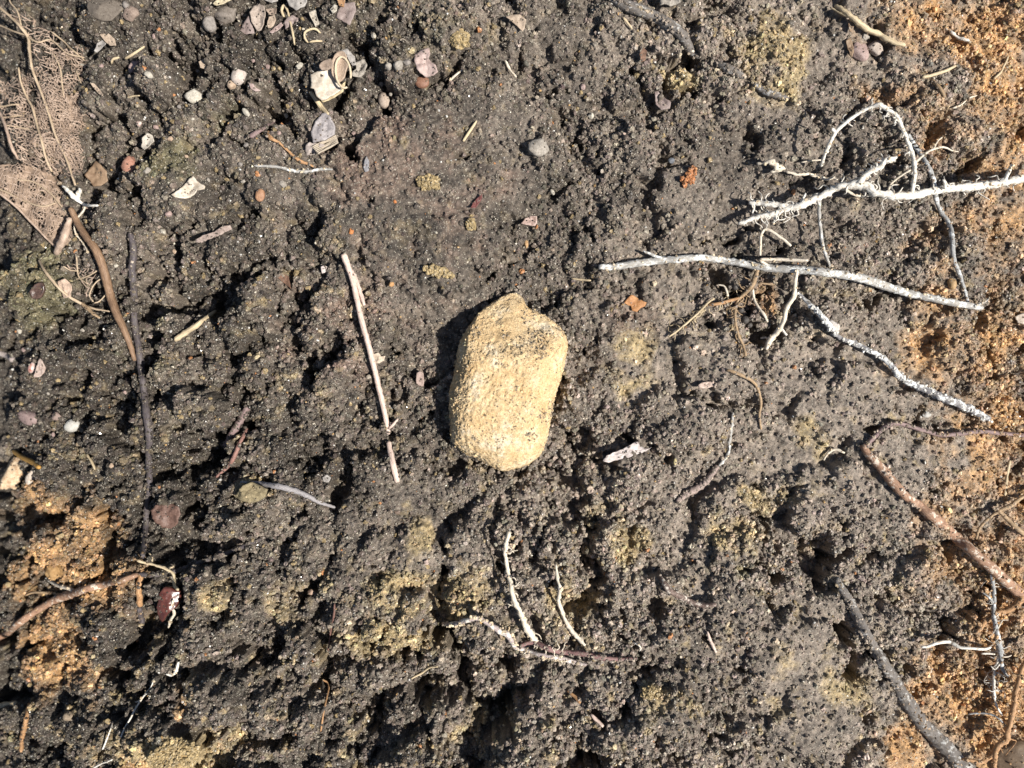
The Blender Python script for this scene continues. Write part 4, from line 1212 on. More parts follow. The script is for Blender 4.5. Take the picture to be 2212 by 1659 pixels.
stalk('mauve_twig', 'broken purplish stem lying beside a dark gap, left of the straw', 'stem', [(882, 1450, 12), (860, 1495, 13), (830, 1545, 12), (800, 1590, 11)], M_MAUVE, lift=0.6, lump=0.15, seed=146)
stalk('mauve_twig', 'thin reddish stem below the broken purplish stem', 'stem', [(880, 1525, 7), (862, 1570, 7), (835, 1630, 8), (806, 1668, 6), (770, 1700, 5)], m_fibre('reddish_stem_skin', (0.22, 0.11, 0.09, 1), (0.36, 0.20, 0.16, 1), 0.6, dirt=DIRT, dirt_amt=0.3), lift=1.0, seed=147)
stalk('yellow_needle', 'shiny orange-yellow needle lying above pale chips at the left edge', 'needle', [(42, 1608, 8), (75, 1630, 9), (110, 1650, 10), (140, 1666, 8)], M_NEEDLE, lift=2.2, lump=0.03, wig=0, seed=148)
stalk('fine_straw', 'bent yellow fibre tip on the olive flaky lump', 'straw', [(305, 1618, 4), (322, 1645, 5), (335, 1672, 4), (342, 1698, 3)], M_STRAW, lift=1.5, seed=149)
rt = fam('long_root', 250, 2130, 'long tan root rising from the lower left edge across orange soil', 'root')
side('main_stem', rt, [(-80, 2320, 20, 14), (0, 2268, 22, 14), (60, 2225, 24, 14), (130, 2175, 26, 14), (190, 2140, 26, 15), (250, 2120, 24, 16), (310, 2098, 22, 13), (380, 2082, 20, 12), (440, 2064, 18, 10), (490, 2048, 12, 9)], M_REDB, ring=9, lump=0.08, wig=4, seed=151)
side('main_stem', rt, [(490, 2048, 8, 9), (560, 2046, 6, 9), (640, 2030, 6, 9), (720, 2000, 6, 9), (800, 1972, 6, 8), (870, 1945, 6, 8), (930, 1920, 3, 6)], M_DARKSTEM, seed=152)
side('side_branch', rt, [(225, 2126, 24, 6), (180, 2116, 22, 5), (120, 2112, 20, 4), (90, 2122, 16, 3)], M_TAN, seed=153)
side('side_branch', rt, [(265, 2112, 24, 8), (235, 2098, 24, 8), (200, 2090, 20, 7), (165, 2070, 14, 5)], M_CREAM, seed=154)
stalk('stick', 'small orange stick standing near the bottom left corner', 'stick', [(104, 2508, 8), (92, 2570, 9), (84, 2620, 9), (74, 2680, 7)], M_ORANGE, lift=1.0, lump=0.2, seed=155)
stalk('stick', 'pale stick end pointing in from the left edge, low down', 'stick', [(-40, 2520, 10), (20, 2512, 11), (56, 2507, 9)], M_STRAW, lift=1.0, seed=156)
stalk('stick', 'small grey tube of bark at the left edge', 'stick', [(-30, 1250, 11), (10, 1268, 12), (40, 1282, 11)], m_fibre('grey_bark_tube', (0.24, 0.19, 0.17, 1), (0.46, 0.40, 0.37, 1)), lift=0.9, seed=157)
# --- seed husk with its rootlet is built with the chips; its tan rootlet:
hr = fam('wiry_rootlet', 590, 2040, 'forked wiry tan rootlet lying over the maroon seed husk', 'rootlet')
side('main_stem', hr, [(488, 1998, 30, 4), (530, 2012, 34, 5), (575, 2030, 40, 6), (600, 2055, 46, 5.5), (618, 2080, 52, 5.5), (638, 2098, 60, 5)], M_STRAW, lump=0.2, wig=4, seed=161)
side('side_branch', hr, [(535, 2014, 34, 4.5), (530, 1992, 30, 4), (526, 1972, 24, 3)], M_STRAW, seed=162)
side('side_branch', hr, [(578, 2032, 40, 4), (596, 2030, 38, 3.5), (602, 2012, 32, 3)], M_STRAW, seed=163)
stalk('wiry_rootlet', 'cream rootlet curling over the lower end of the maroon husk', 'rootlet', [(616, 2138, 62, 4), (612, 2165, 64, 5), (620, 2185, 58, 5), (608, 2205, 44, 5), (600, 2236, 24, 4)], M_CREAM, lump=0.2, seed=164)
# --- white fibres
fb = fam('white_fibres', 520, 2480, 'bundle of fine white fungal threads near the bottom left', 'fibre')
side('thread', fb, [(432, 2625, 10, 3), (450, 2585, 16, 3), (480, 2530, 22, 3), (515, 2480, 26, 3), (530, 2465, 24, 2.5)], M_WHITE, wig=3, seed=171)
side('thread', fb, [(450, 2510, 18, 2), (490, 2500, 24, 2.5), (515, 2472, 26, 2), (540, 2440, 22, 2), (545, 2420, 18, 1.5)], M_WHITE, seed=172)
side('thread', fb, [(365, 2670, 10, 3), (380, 2640, 14, 3), (395, 2600, 14, 2.5), (402, 2572, 10, 2)], M_WHITE, seed=173)
stalk('white_rootlet', 'short bright white rootlet bent at its tip above the fungal threads', 'rootlet', [(590, 2402, 16, 4), (612, 2405, 22, 5), (628, 2388, 26, 6), (636, 2358, 22, 5)], M_WHITE, seed=174)
stalk('white_rootlet', 'thin white thread crossing the yellow soil at the bottom edge', 'rootlet', [(330, 2738, 12, 3), (360, 2724, 16, 3), (400, 2706, 14, 2.5)], M_WHITE, seed=175)
# --- centre bottom root
cr = fam('crusted_rootlet', 1840, 2200, 'crusty white rootlet standing up from the dark hollow below the stone', 'root')
side('main_stem', cr, [(1814, 1893, 70, 8), (1806, 1930, 76, 7), (1802, 1980, 78, 7), (1808, 2040, 74, 7), (1822, 2100, 66, 8), (1842, 2160, 56, 9), (1862, 2210, 48, 11), (1880, 2245, 42, 12), (1905, 2280, 36, 11), (1930, 2300, 32, 10)], M_CREAM, ring=8, lump=0.2, wig=4, seed=181)
side('side_branch', cr, [(1578, 2222, 60, 7), (1620, 2222, 64, 8), (1660, 2212, 66, 7), (1710, 2202, 62, 7), (1740, 2220, 54, 8), (1780, 2245, 46, 11), (1815, 2262, 40, 11), (1835, 2298, 36, 9), (1848, 2308, 34, 8), (1880, 2318, 32, 7), (1930, 2335, 28, 8), (1990, 2345, 24, 9), (2050, 2360, 18, 8), (2090, 2368, 12, 6)],
     m_fibre('mauve_crust_skin', (0.26, 0.20, 0.20, 1), (0.48, 0.41, 0.38, 1), 0.75, dirt=DIRT, dirt_amt=0.25, pale=(0.66, 0.62, 0.54, 1), pale_amt=0.35), lump=0.2, wig=4, seed=182)
side('side_branch', cr, [(1850, 2300, 36, 8), (1900, 2288, 36, 9), (1950, 2310, 32, 10), (2010, 2325, 28, 10), (2080, 2330, 24, 10), (2140, 2342, 22, 9), (2200, 2350, 22, 7), (2268, 2346, 18, 5)],
     m_fibre('maroon_crust_skin', (0.15, 0.075, 0.07, 1), (0.28, 0.16, 0.15, 1), 0.6, dirt=(0.26, 0.22, 0.17, 1), dirt_amt=0.5), lump=0.14, wig=3, seed=183)
side('side_branch', cr, [(1980, 2010, 40, 4), (1988, 2060, 44, 5), (1998, 2100, 44, 6), (1990, 2140, 40, 7), (2000, 2170, 38, 7), (2020, 2215, 34, 7), (2050, 2260, 28, 8), (2085, 2300, 18, 7)], M_CREAM, lump=0.24, wig=5, seed=184)
side('side_branch', cr, [(1994, 2112, 42, 5), (2020, 2105, 44, 6), (2038, 2098, 42, 4)], M_TAN, seed=185)
hairs(cr, [(1806, 1930, 76, 7), (1808, 2040, 74, 7), (1862, 2210, 48, 10), (1930, 2300, 32, 9), (2080, 2330, 24, 8)], 40, 10, 44, 2.4, M_CREAM, 908)
# --- small twigs bottom
stalk('hooked_twig', 'dark hooked twig with a pale tip on the soil at lower right', 'twig', [(2350, 2052, 12, 6), (2368, 2082, 16, 10), (2385, 2105, 20, 11), (2420, 2125, 22, 11), (2460, 2145, 24, 10), (2500, 2155, 26, 9), (2552, 2154, 20, 8)], M_HOOK, ring=9, lump=0.08, wig=2, seed=191)
stalk('splinter', 'small pinkish splinter pointing down, right of the hooked twig', 'splinter', [(2520, 2250, 4), (2530, 2280, 6), (2542, 2305, 6), (2552, 2325, 4)], M_PINK, lift=1.0, seed=192)
stalk('splinter', 'short rust-coloured splinter at the bottom below the crusty rootlet', 'splinter', [(2020, 2460, 5), (2040, 2475, 6), (2068, 2505, 5)], M_ORANGE, lift=1.0, seed=193)
stalk('splinter', 'pale pointed splinter near the bottom hollow', 'splinter', [(2105, 2545, 5), (2125, 2565, 7), (2150, 2592, 5)], M_PINK, lift=1.2, seed=194)
stalk('thread', 'tiny white curled thread on the soil above the maroon root tip', 'fibre', [(2258, 2290, 10, 2.5), (2275, 2298, 16, 3), (2283, 2310, 16, 3), (2278, 2320, 10, 2)], M_WHITE, seed=195)
stalk('sunken_twig', 'pinkish stem half sunk along a dark gap, right of the torn pink leaf', 'stem', [(2410, 1790, 8), (2440, 1762, 12), (2480, 1738, 14), (2520, 1705, 13), (2556, 1658, 10)], m_fibre('sunk_stem_skin', (0.24, 0.17, 0.15, 1), (0.42, 0.33, 0.29, 1), 0.7, dirt=DIRT, dirt_amt=0.6), lift=0.55, lump=0.15, seed=196)
stalk('grey_rootlet', 'thin ash-grey rootlet rising from the half sunk pinkish stem', 'rootlet', [(2560, 1660, 6), (2595, 1620, 6), (2605, 1560, 6), (2608, 1500, 5), (2612, 1470, 4)], M_GREYW, lift=0.8, lump=0.3, wig=5, seed=197)
stalk('cream_rootlet', 'thin cream rootlet curving over dark soil, above the red-brown root', 'rootlet', [(2935, 1640, 3), (2950, 1615, 4), (2975, 1600, 5), (3010, 1614, 4)], M_CREAM, lift=1.2, seed=198)
stalk('bark_fibre', 'small bent straw on the dark mound in the bottom middle', 'straw', [(1465, 2418, 3), (1500, 2398, 4), (1530, 2378, 4), (1560, 2375, 3)], M_STRAW, lift=1.2, seed=199)
stalk('red_hair', 'fine red-brown hair root upright in the bottom middle soil', 'rootlet', [(1148, 2420, 3), (1152, 2480, 3.5), (1148, 2540, 3.5), (1142, 2610, 3)], M_ORANGE, lift=1.0, seed=200)
stalk('red_hair', 'dark red hair root beside a black gap left of the bottom middle', 'rootlet', [(1192, 2150, 3), (1190, 2200, 4), (1178, 2260, 3.5), (1168, 2320, 3)], m_fibre('dark_red_hair', (0.12, 0.06, 0.05, 1), (0.24, 0.13, 0.10, 1)), lift=1.0, seed=201)
# --- upper left strands
stalk('orange_rootlet', 'knotted orange rootlet slanting down between chips in the upper left', 'rootlet', [(952, 468, 6), (962, 492, 8), (985, 505, 5), (1010, 525, 4.5), (1035, 548, 4.5), (1060, 568, 6), (1090, 582, 5), (1125, 596, 3)], M_ORANGE, lift=1.8, lump=0.22, seed=211)
stalk('grey_rootlet', 'thin grey rootlet lying level under the knotted orange one', 'rootlet', [(905, 590, 4), (960, 592, 5), (1000, 596, 5), (1040, 606, 6), (1090, 610, 6), (1140, 602, 5), (1185, 604, 3)], M_GREYW, lift=1.5, lump=0.18, seed=212)
stalk('mauve_splinter', 'mauve splinter leaning left of the knotted orange rootlet', 'splinter', [(890, 488, 9), (920, 468, 9), (950, 450, 7), (980, 432, 4)], M_MAUVE, lift=1.2, flat=0.5, seed=213)
stalk('straw', 'small cream straw stuck in the smooth brown mound', 'straw', [(1650, 503, 5), (1668, 475, 5), (1685, 450, 5), (1698, 430, 4)], M_STRAW, lift=1.6, lump=0.05, seed=214)
stalk('straw', 'short tan wedge of wood touching the folded bark curl', 'stick', [(1104, 325, 7), (1125, 352, 9), (1148, 385, 10), (1168, 408, 7)], M_STRAW, lift=1.4, flat=0.6, lump=0.05, seed=215)
stalk('straw', 'yellow straw with a scrap of bark near the upper left', 'straw', [(445, 210, 5), (475, 192, 5), (515, 165, 4)], M_STRAW, lift=2.0, lump=0.05, seed=216)
stalk('straw', 'short straw bit next to the pink chip in the upper left', 'straw', [(398, 228, 4), (402, 212, 5), (425, 204, 4)], M_STRAW, lift=1.6, seed=217)
stalk('straw', 'fine straw hair lying across a clod, upper left', 'straw', [(453, 348, 3), (475, 342, 3), (498, 340, 2.5)], M_STRAW, lift=1.6, seed=218)
stalk('fibre_curl', 'hooked pale fibre ring among the leaf litter at the top', 'fibre', [(1098, 152, 10, 3), (1085, 135, 16, 4), (1085, 115, 20, 4), (1105, 104, 22, 4), (1125, 104, 22, 4), (1142, 118, 16, 3)], M_STRAW, lump=0.08, wig=1, seed=219)
stalk('fibre_curl', 'short yellow fibre under the hooked fibre ring', 'fibre', [(1102, 150, 14, 3), (1122, 146, 16, 4), (1148, 146, 12, 3)], M_STRAW, seed=220)
stalk('cream_strand', 'pale papery strand curving through the leaf litter at the top', 'fibre', [(1012, 60, 10, 4), (1003, 38, 18, 5), (1012, 20, 22, 5), (1025, 40, 22, 4), (1035, 80, 18, 4), (1043, 120, 14, 4), (1050, 160, 8, 3)], M_STRAW, lump=0.1, seed=221)
stalk('rootlet', 'thin pale hair root on dark soil, right of the pink leaf scrap', 'rootlet', [(1600, 290, 3), (1620, 270, 4), (1648, 248, 3)], M_CREAM, lift=1.5, seed=222)
stalk('rootlet', 'small forked pale root tip beside a clod at the top middle', 'rootlet', [(1800, 215, 4), (1812, 240, 5), (1824, 258, 5), (1840, 275, 3)], M_CREAM, lift=1.2, lump=0.25, seed=223)
stalk('straw', 'tiny straw resting across a crack at the top right of centre', 'straw', [(2220, 62, 4), (2235, 80, 4), (2252, 103, 3)], M_STRAW, lift=2.0, seed=224)
stalk('straw', 'pale brown hair root above the left end of the bleached twig', 'rootlet', [(2035, 992, 3), (2070, 996, 4), (2105, 999, 3)], M_STRAW, lift=1.4, seed=225)
# ------------------------------------------------------------------ the skeleton leaf: a net of veins with nothing left between them
LA, LB = (0.31, 0.22, 0.16, 1), (0.54, 0.41, 0.32, 1)
M_LACE = m_fibre('leaf_vein_net', LA, LB, 0.6, streak=(1, 1, 3))
M_VEIN = m_fibre('leaf_main_vein', (0.38, 0.28, 0.18, 1), (0.56, 0.44, 0.31, 1), 0.5, streak=(3, 3, 3))
M_LACE.diffuse_color = LB


def lace(region, cell, rad, zfun, seed, drop=0.08, ang=0.0, stretch=1.0, holes=(), torn=0.28):
    """honeycomb net of thin three-sided strands over the picture region, at world height zfun(u, v)"""
    r_ = np.random.default_rng(seed)
    pl = np.array(region, float)
    c = pl.mean(0)
    R = np.hypot(*(pl - c).T).max() + cell * 2
    n = int(R / cell) + 2
    a = math.radians(ang)
    pos = {}
    off = r_.uniform(-40, 40, 3)

    def node(i, j):
        if (i, j) not in pos:
            x = i * cell; y = j * cell * stretch * 1.25
            x += r_.normal(0, 0.36) * cell; y += r_.normal(0, 0.36) * cell
            w = mnoise.noise_vector(Vector((x / 70, y / 70, 0)) + Vector(off)) * cell * 1.3
            x += w.x; y += w.y
            pos[(i, j)] = (c[0] + x * math.cos(a) - y * math.sin(a), c[1] + x * math.sin(a) + y * math.cos(a))
        return pos[(i, j)]
    E = []
    m = int(n / stretch) + 2
    for i in range(-n, n):
        for j in range(-m, m):
            if r_.random() > drop:
                E.append(((i, j), (i + 1, j)))
            if (i + j) % 2 == 0 and r_.random() > drop:
                E.append(((i, j), (i, j + 1)))
    A = np.array([node(*e[0]) for e in E]); B = np.array([node(*e[1]) for e in E])
    ok = inpoly(A[:, 0], A[:, 1], region) & inpoly(B[:, 0], B[:, 1], region)
    for h in holes:
        ok &= ~inpoly((A[:, 0] + B[:, 0]) / 2, (A[:, 1] + B[:, 1]) / 2, h)
    # torn spots: where the net has gone, with ragged rims
    M_ = (A + B) / 2
    tear = np.array([mnoise.fractal(Vector((p[0] / 46, p[1] / 46, seed)), 0.8, 2.0, 3) for p in M_])
    ok &= tear < torn + 0.12 * r_.random(len(tear))
    A, B = A[ok], B[ok]
    V, F, T = [], [], []

    def wp(p):
        z = zfun(p[0], p[1])
        k = (CAM_D - z) / CAM_D
        return np.array([(p[0] - 1824) * PX * k, -(p[1] - 1368) * PX * k, z])
    for p, q in zip(A, B):
        P0, P1 = wp(p), wp(q)
        d = P1 - P0
        l = np.linalg.norm(d)
        if l < 1e-7:
            continue
        d /= l
        s = np.cross(d, (0, 0, 1)); s /= np.linalg.norm(s) + 1e-12
        up = np.cross(s, d)
        r = rad * PX * r_.uniform(0.6, 1.5)
        b = len(V)
        for Q, t in ((P0 - d * r, 0), (P1 + d * r, 1)):
            for k in range(3):
                an = 2 * math.pi * k / 3 + 0.5
                V.append(Q + (s * math.cos(an) + up * math.sin(an)) * r)
                T.append((p[0] / 50, p[1] / 50, t))
        for k in range(3):
            F.append((b + k, b + (k + 1) % 3, b + 3 + (k + 1) % 3, b + 3 + k))
    return V, F, T


ZL = {}


def soil_z(u, v):
    key = (int(u / 8), int(v / 8))
    if key not in ZL:
        ZL[key] = P(u, v, 0, Hs)[2]
    return ZL[key]


zl_ref = max(soil_z(u, v) for u in range(20, 340, 40) for v in range(60, 840, 60))


def z_blade(u, v):
    rip = 16 * math.sin((u * 0.9 - v * 0.35) / 34) + 34 * mnoise.noise(Vector((u / 80, v / 80, 3.3))) + 14 * mnoise.noise(Vector((u / 30, v / 30, 5.3)))
    base = soil_z(170, 330) + (0.5 * (soil_z(u, v) - soil_z(170, 330)))
    return base + (60 + rip + 0.05 * (330 - u)) * PX


def z_roll(u, v):
    # rolled-over lower part: a half barrel whose axis runs from (0, 640) to (230, 840)
    ax, ay = 0.755, 0.656
    d = -(u - 100) * ay + (v - 700) * ax        # across the axis
    s = max(-1.0, min(1.0, d / 130))
    return soil_z(130, 720) + (70 + 85 * math.sqrt(max(0.0, 1 - s * s)) + 7 * math.sin((u + v) / 17) + 16 * mnoise.noise(Vector((u / 40, v / 40, 8.0)))) * PX


BLADE = [(-60, 20), (20, 40), (60, 28), (100, 45), (140, 88), (180, 108), (215, 140), (255, 160), (300, 168), (316, 215), (325, 268), (336, 350), (331, 400), (318, 432),
         (300, 458), (280, 482), (290, 515), (303, 560), (298, 612), (275, 630), (230, 640), (200, 632), (120, 612), (60, 568), (45, 500), (20, 440), (-60, 380), (-60, 265), (0, 268), (22, 290), (38, 278), (60, 232), (72, 240), (95, 262), (108, 238),
         (104, 170), (95, 130), (60, 95), (20, 60), (-60, 60)]
ROLL = [(-60, 590), (0, 588), (60, 578), (125, 598), (200, 628), (236, 655), (254, 705), (260, 790), (258, 840), (242, 872), (205, 884), (160, 846), (100, 778), (45, 722), (0, 694), (-60, 660)]
leaf = fam('skeleton_leaf', 170, 400, 'large brown skeleton leaf, only its lacy veins left, crumpled along the left side', 'leaf')
H1 = [(120, 215), (150, 235), (160, 300), (125, 300)]
H2 = [(225, 215), (250, 215), (255, 262), (225, 250)]
H3 = [(250, 330), (275, 290), (290, 300), (262, 345)]
H4 = [(40, 120), (95, 130), (100, 200), (70, 210), (40, 180)]
g1 = lace(BLADE, 10.5, 1.4, z_blade, 5, 0.09, 20, 0.9, (H1, H2, H3, H4))
g2 = lace([(55, 560), (60, 300), (110, 250), (200, 180), (300, 190), (330, 350), (300, 450), (275, 470), (300, 590), (230, 636), (120, 608)], 6.5, 1.1, lambda u, v: z_blade(u, v) - 9 * PX, 6, 0.12, 62, 1.2, (H2, H3))
g3 = lace([(120, 420), (150, 300), (215, 320), (250, 350), (300, 330), (330, 360), (318, 430), (280, 480), (300, 560), (270, 620), (200, 610), (150, 520)], 5.5, 1.1, lambda u, v: z_blade(u, v) - 15 * PX, 9, 0.10, 5, 1.0, ())
g = join([g1, g2, g3])
o = build('vein_net', g[0], g[1], M_LACE, leaf, False, None, g[2]); o['kind'] = 'stuff'
g1 = lace(ROLL, 5.6, 1.25, z_roll, 7, 0.08, 22, 3.0, (), 0.42)
g2 = lace(ROLL, 5.0, 1.2, lambda u, v: z_roll(u, v) - 8 * PX, 8, 0.08, 48, 2.2, (), 0.45)
g = join([g1, g2])
o = build('rolled_net', g[0], g[1], M_LACE, leaf, False, None, g[2]); o['kind'] = 'stuff'


M_MEMB = m_stone('leaf_membrane', (0.27, 0.19, 0.135), (0.42, 0.31, 0.23), 0.6, 700, 0.3, 0.4)


def membrane(name, region, zf, thr, seed, step=4.0):
    """the brown leaf skin that is left: a thin sheet torn full of holes"""
    pl = np.array(region, float)
    us = np.arange(pl[:, 0].min(), pl[:, 0].max(), step); vs = np.arange(pl[:, 1].min(), pl[:, 1].max(), step)
    idx_ = {}
    V, F = [], []

    def vid(i, j):
        if (i, j) not in idx_:
            u = us[i] + 1.3 * mnoise.noise(Vector((i * 1.7, j * 1.3, seed))); v = vs[j] + 1.3 * mnoise.noise(Vector((i * 1.1, j * 1.9, seed + 4)))
            z = zf(u, v)
            k = (CAM_D - z) / CAM_D
            idx_[(i, j)] = len(V)
            V.append(((u - 1824) * PX * k, -(v - 1368) * PX * k, z))
        return idx_[(i, j)]
    for i in range(len(us) - 1):
        for j in range(len(vs) - 1):
            u, v = us[i] + step / 2, vs[j] + step / 2
            if not inpoly(np.array([u]), np.array([v]), region)[0]:
                continue
            n = mnoise.fractal(Vector((u / 26, v / 44, seed)), 0.9, 2.1, 4) + 0.5 * mnoise.noise(Vector((u / 7, v / 9, seed + 2)))
            if n > thr(u, v):
                continue
            F.append((vid(i, j), vid(i, j + 1), vid(i + 1, j + 1), vid(i + 1, j)))
    o = build(name, V, F, M_MEMB, leaf)
    md = o.modifiers.new('thickness', 'SOLIDIFY')
    md.thickness = 1.6 * PX
    return o


membrane('leaf_skin', ROLL, lambda u, v: z_roll(u, v) - 5 * PX, lambda u, v: 0.16, 21)
membrane('leaf_skin', BLADE, lambda u, v: z_blade(u, v) - 12 * PX, lambda u, v: -0.62 + 0.55 * math.exp(-((u - 245) / 70) ** 2 - ((v - 430) / 150) ** 2) + 0.35 * math.exp(-((u - 60) / 60) ** 2 - ((v - 590) / 50) ** 2), 22)


def on(zf, pts, lift=2):
    out = []
    for (u, v, r) in pts:
        z = zf(u, v) + lift * PX
        k = (CAM_D - z) / CAM_D
        out.append(((u - 1824) * PX * k, -(v - 1368) * PX * k, z, r * PX))
    return out


def vein(name, zf, pts, seed, mat=M_VEIN):
    g = tube_geo(spline(on(zf, pts), 9 * PX), 6, 0.1, 2.0, 1.0, seed)
    return build(name, g[0], g[1], mat, leaf, True, None, g[2])


vein('midrib', z_blade, [(-70, -30, 5), (0, 28, 5), (40, 62, 5), (75, 98, 6), (100, 135, 6), (104, 180, 6), (112, 235, 5), (126, 280, 5), (150, 340, 5), (175, 410, 5), (200, 490, 4), (232, 560, 4), (268, 660, 4)], 1)
vein('side_vein', z_blade, [(66, 240, 3), (74, 290, 4), (95, 345, 4), (118, 388, 4.5), (133, 445, 4.5), (148, 505, 4.5), (165, 570, 4.5), (185, 612, 4.5)], 2)
vein('side_vein', z_blade, [(100, 132, 3.5), (135, 150, 3.5), (180, 142, 3), (240, 190, 2.5), (300, 205, 2.5)], 3)
vein('side_vein', z_blade, [(-60, 70, 3.5), (0, 90, 3.5), (50, 112, 3.5), (100, 128, 3.5)], 4)
vein('side_vein', z_blade, [(190, 190, 2.5), (212, 240, 3), (222, 300, 3.5), (226, 342, 2.5)], 5)
vein('side_vein', z_blade, [(270, 250, 2.5), (285, 290, 2.5), (305, 320, 2.5), (320, 340, 2)], 6)
vein('side_vein', z_blade, [(-60, 378, 3), (0, 378, 3.5), (40, 372, 3), (70, 372, 2.5)], 7)
vein('side_vein', z_blade, [(-60, 412, 3), (10, 417, 3.5), (55, 412, 3), (85, 412, 2.5)], 8)
vein('side_vein', z_blade, [(20, 446, 3), (60, 452, 3), (105, 460, 2.5)], 9)
vein('side_vein', z_blade, [(-40, 380, 5), (0, 405, 6), (22, 460, 6), (40, 520, 6), (65, 568, 5)], 10, M_LACE)
vein('side_vein', z_blade, [(60, -40, 2.5), (34, 0, 2.5), (62, 40, 3), (75, 90, 3)], 11)
vein('side_vein', z_blade, [(182, 112, 3), (230, 150, 3), (262, 180, 3), (300, 215, 2.5)], 12)
vein('roll_vein', z_roll, [(-40, 660, 3), (30, 690, 3), (90, 720, 3), (150, 735, 3), (200, 722, 2.5)], 13)
vein('roll_vein', z_roll, [(60, 640, 2.5), (120, 650, 2.5), (180, 690, 2.5), (240, 760, 2.5)], 14)
vein('roll_edge', z_roll, [(-60, 655, 4), (0, 692, 4), (60, 738, 4.5), (110, 790, 4.5), (160, 845, 4), (200, 882, 3.5)], 15, M_LACE)
# stalk of the leaf
lp = [(250, 740, 60, 10), (272, 790, 54, 12), (300, 836, 48, 13), (330, 876, 44, 14), (352, 920, 42, 15), (372, 980, 40, 15), (388, 1045, 38, 15), (412, 1115, 34, 14), (440, 1175, 30, 12), (462, 1230, 24, 10), (480, 1285, 16, 7)]
gq = strand(lp, 9, 0.06, 3, 1.0, 16)
build('leaf_stalk', gq[0], gq[1], M_PETIOLE, leaf, True, None, gq[2])
pl_ = [(250, 775, 60, 9), (240, 810, 62, 13), (228, 850, 58, 16), (205, 890, 48, 14), (196, 905, 40, 9)]
gq = strand(pl_, 9, 0.12, 2, 0.7, 17)
build('curled_tip', gq[0], gq[1], M_LACE, leaf, True, None, gq[2])
wl_ = fam('white_rootlet', 280, 700, 'knuckled white rootlet bridging the gap right of the skeleton leaf', 'rootlet')
side('main_stem', wl_, [(222, 662, 60, 5), (245, 682, 62, 8), (262, 698, 62, 10), (278, 712, 58, 9), (300, 728, 50, 6), (325, 734, 42, 5), (350, 732, 30, 4)], M_WHITE, lump=0.2, seed=301)
side('side_branch', wl_, [(274, 705, 58, 8), (282, 686, 60, 10), (286, 672, 60, 7)], M_WHITE, lump=0.2, seed=302)
side('side_branch', wl_, [(302, 730, 48, 4), (296, 750, 44, 3.5), (275, 772, 44, 3.5), (264, 795, 40, 3), (268, 830, 34, 3), (290, 862, 28, 2.5), (312, 895, 18, 2)], M_CREAM, seed=303)
# small lace-like remnant below
lr = fam('skeleton_scrap', 280, 1010, 'small lacy leaf-vein scrap with a curved rib, beside the leaf stalk', 'leaf')
side('rib', lr, [(138, 926, 46, 4), (155, 960, 50, 5), (182, 998, 52, 5), (215, 1030, 52, 5), (250, 1056, 50, 5), (290, 1082, 46, 6), (330, 1098, 38, 4), (392, 1110, 24, 3)], M_VEIN, seed=311)
side('rib', lr, [(290, 1080, 44, 7), (310, 1098, 40, 8), (335, 1120, 30, 6), (358, 1134, 20, 3)], M_TAN, lump=0.2, seed=312)


def z_scrap(u, v):
    return soil_z(290, 1000) + (46 + 16 * math.sin(u / 24) + 0.1 * (1050 - v)) * PX


g = lace([(225, 945), (250, 930), (285, 950), (330, 955), (352, 985), (340, 1020), (322, 1060), (335, 1085), (310, 1080), (300, 1030), (285, 1000), (270, 985), (255, 960)], 11, 1.5, z_scrap, 313, 0.3, 30)
o = build('vein_net', g[0], g[1], M_LACE, lr, False, None, g[2]); o['kind'] = 'stuff'
for k, pp in enumerate([[(272, 912), (278, 960), (285, 990), (312, 1012)], [(225, 948), (250, 962), (280, 966)], [(370, 985), (335, 1012), (318, 1050), (332, 1075)], [(380, 1045), (355, 1072), (335, 1080)], [(268, 995), (310, 985), (345, 965)]]):
    q = [(u, v, 2.6) for (u, v) in pp]
    gg = tube_geo(spline(on(z_scrap, q), 8 * PX), 6, 0.1, 3.0, 1.0, 320 + k)
    build('side_vein', gg[0], gg[1], M_VEIN, lr, True, None, gg[2])
V_, F_ = flake_geo([(262, 1015), (290, 1005), (312, 1030), (308, 1068), (285, 1075), (272, 1050)], thick=3, lift=44, curl=0.1, bump_=0.12, seed=330)
fixn(build('leaf_remnant', V_, F_, m_stone('leaf_remnant_skin', (0.40, 0.28, 0.21), (0.62, 0.47, 0.36)), lr))
# ------------------------------------------------------------------ stones, chips, seeds, leaf scraps
S_WHITE = m_stone('white_stone', (0.38, 0.34, 0.27), (0.66, 0.61, 0.52), 0.75, specks=(0.20, 0.15, 0.10, 1), thr=0.68)
S_GREY = m_stone('grey_stone', (0.19, 0.165, 0.145), (0.33, 0.295, 0.265), 0.7, specks=(0.14, 0.12, 0.10, 1))
S_GREYPALE = m_stone('pale_grey_stone', (0.25, 0.22, 0.185), (0.44, 0.395, 0.34), 0.8, specks=(0.18, 0.15, 0.12, 1), thr=0.7)
S_BRICK = m_stone('brick_stone', (0.34, 0.15, 0.10), (0.50, 0.27, 0.19), 0.8, specks=(0.20, 0.11, 0.08, 1))
S_BROWNS = m_stone('brown_grey_stone', (0.135, 0.108, 0.085), (0.215, 0.18, 0.145), 0.75, specks=(0.40, 0.36, 0.30, 1), thr=0.74)
S_PINK = m_stone('pink_stone', (0.30, 0.205, 0.18), (0.46, 0.345, 0.31), 0.65)
S_TAN = m_stone('tan_stone', (0.36, 0.25, 0.17), (0.54, 0.41, 0.30), 0.7)
S_OCHRE = m_stone('ochre_clod', (0.25, 0.19, 0.09), (0.36, 0.28, 0.15), 0.9, 1700, 0.3, 1.0, (0.12, 0.09, 0.05, 1), 0.66)
S_RUST = m_stone('rust_clod', (0.20, 0.07, 0.03), (0.36, 0.16, 0.07), 0.85, 1700, 0.3, 1.0)
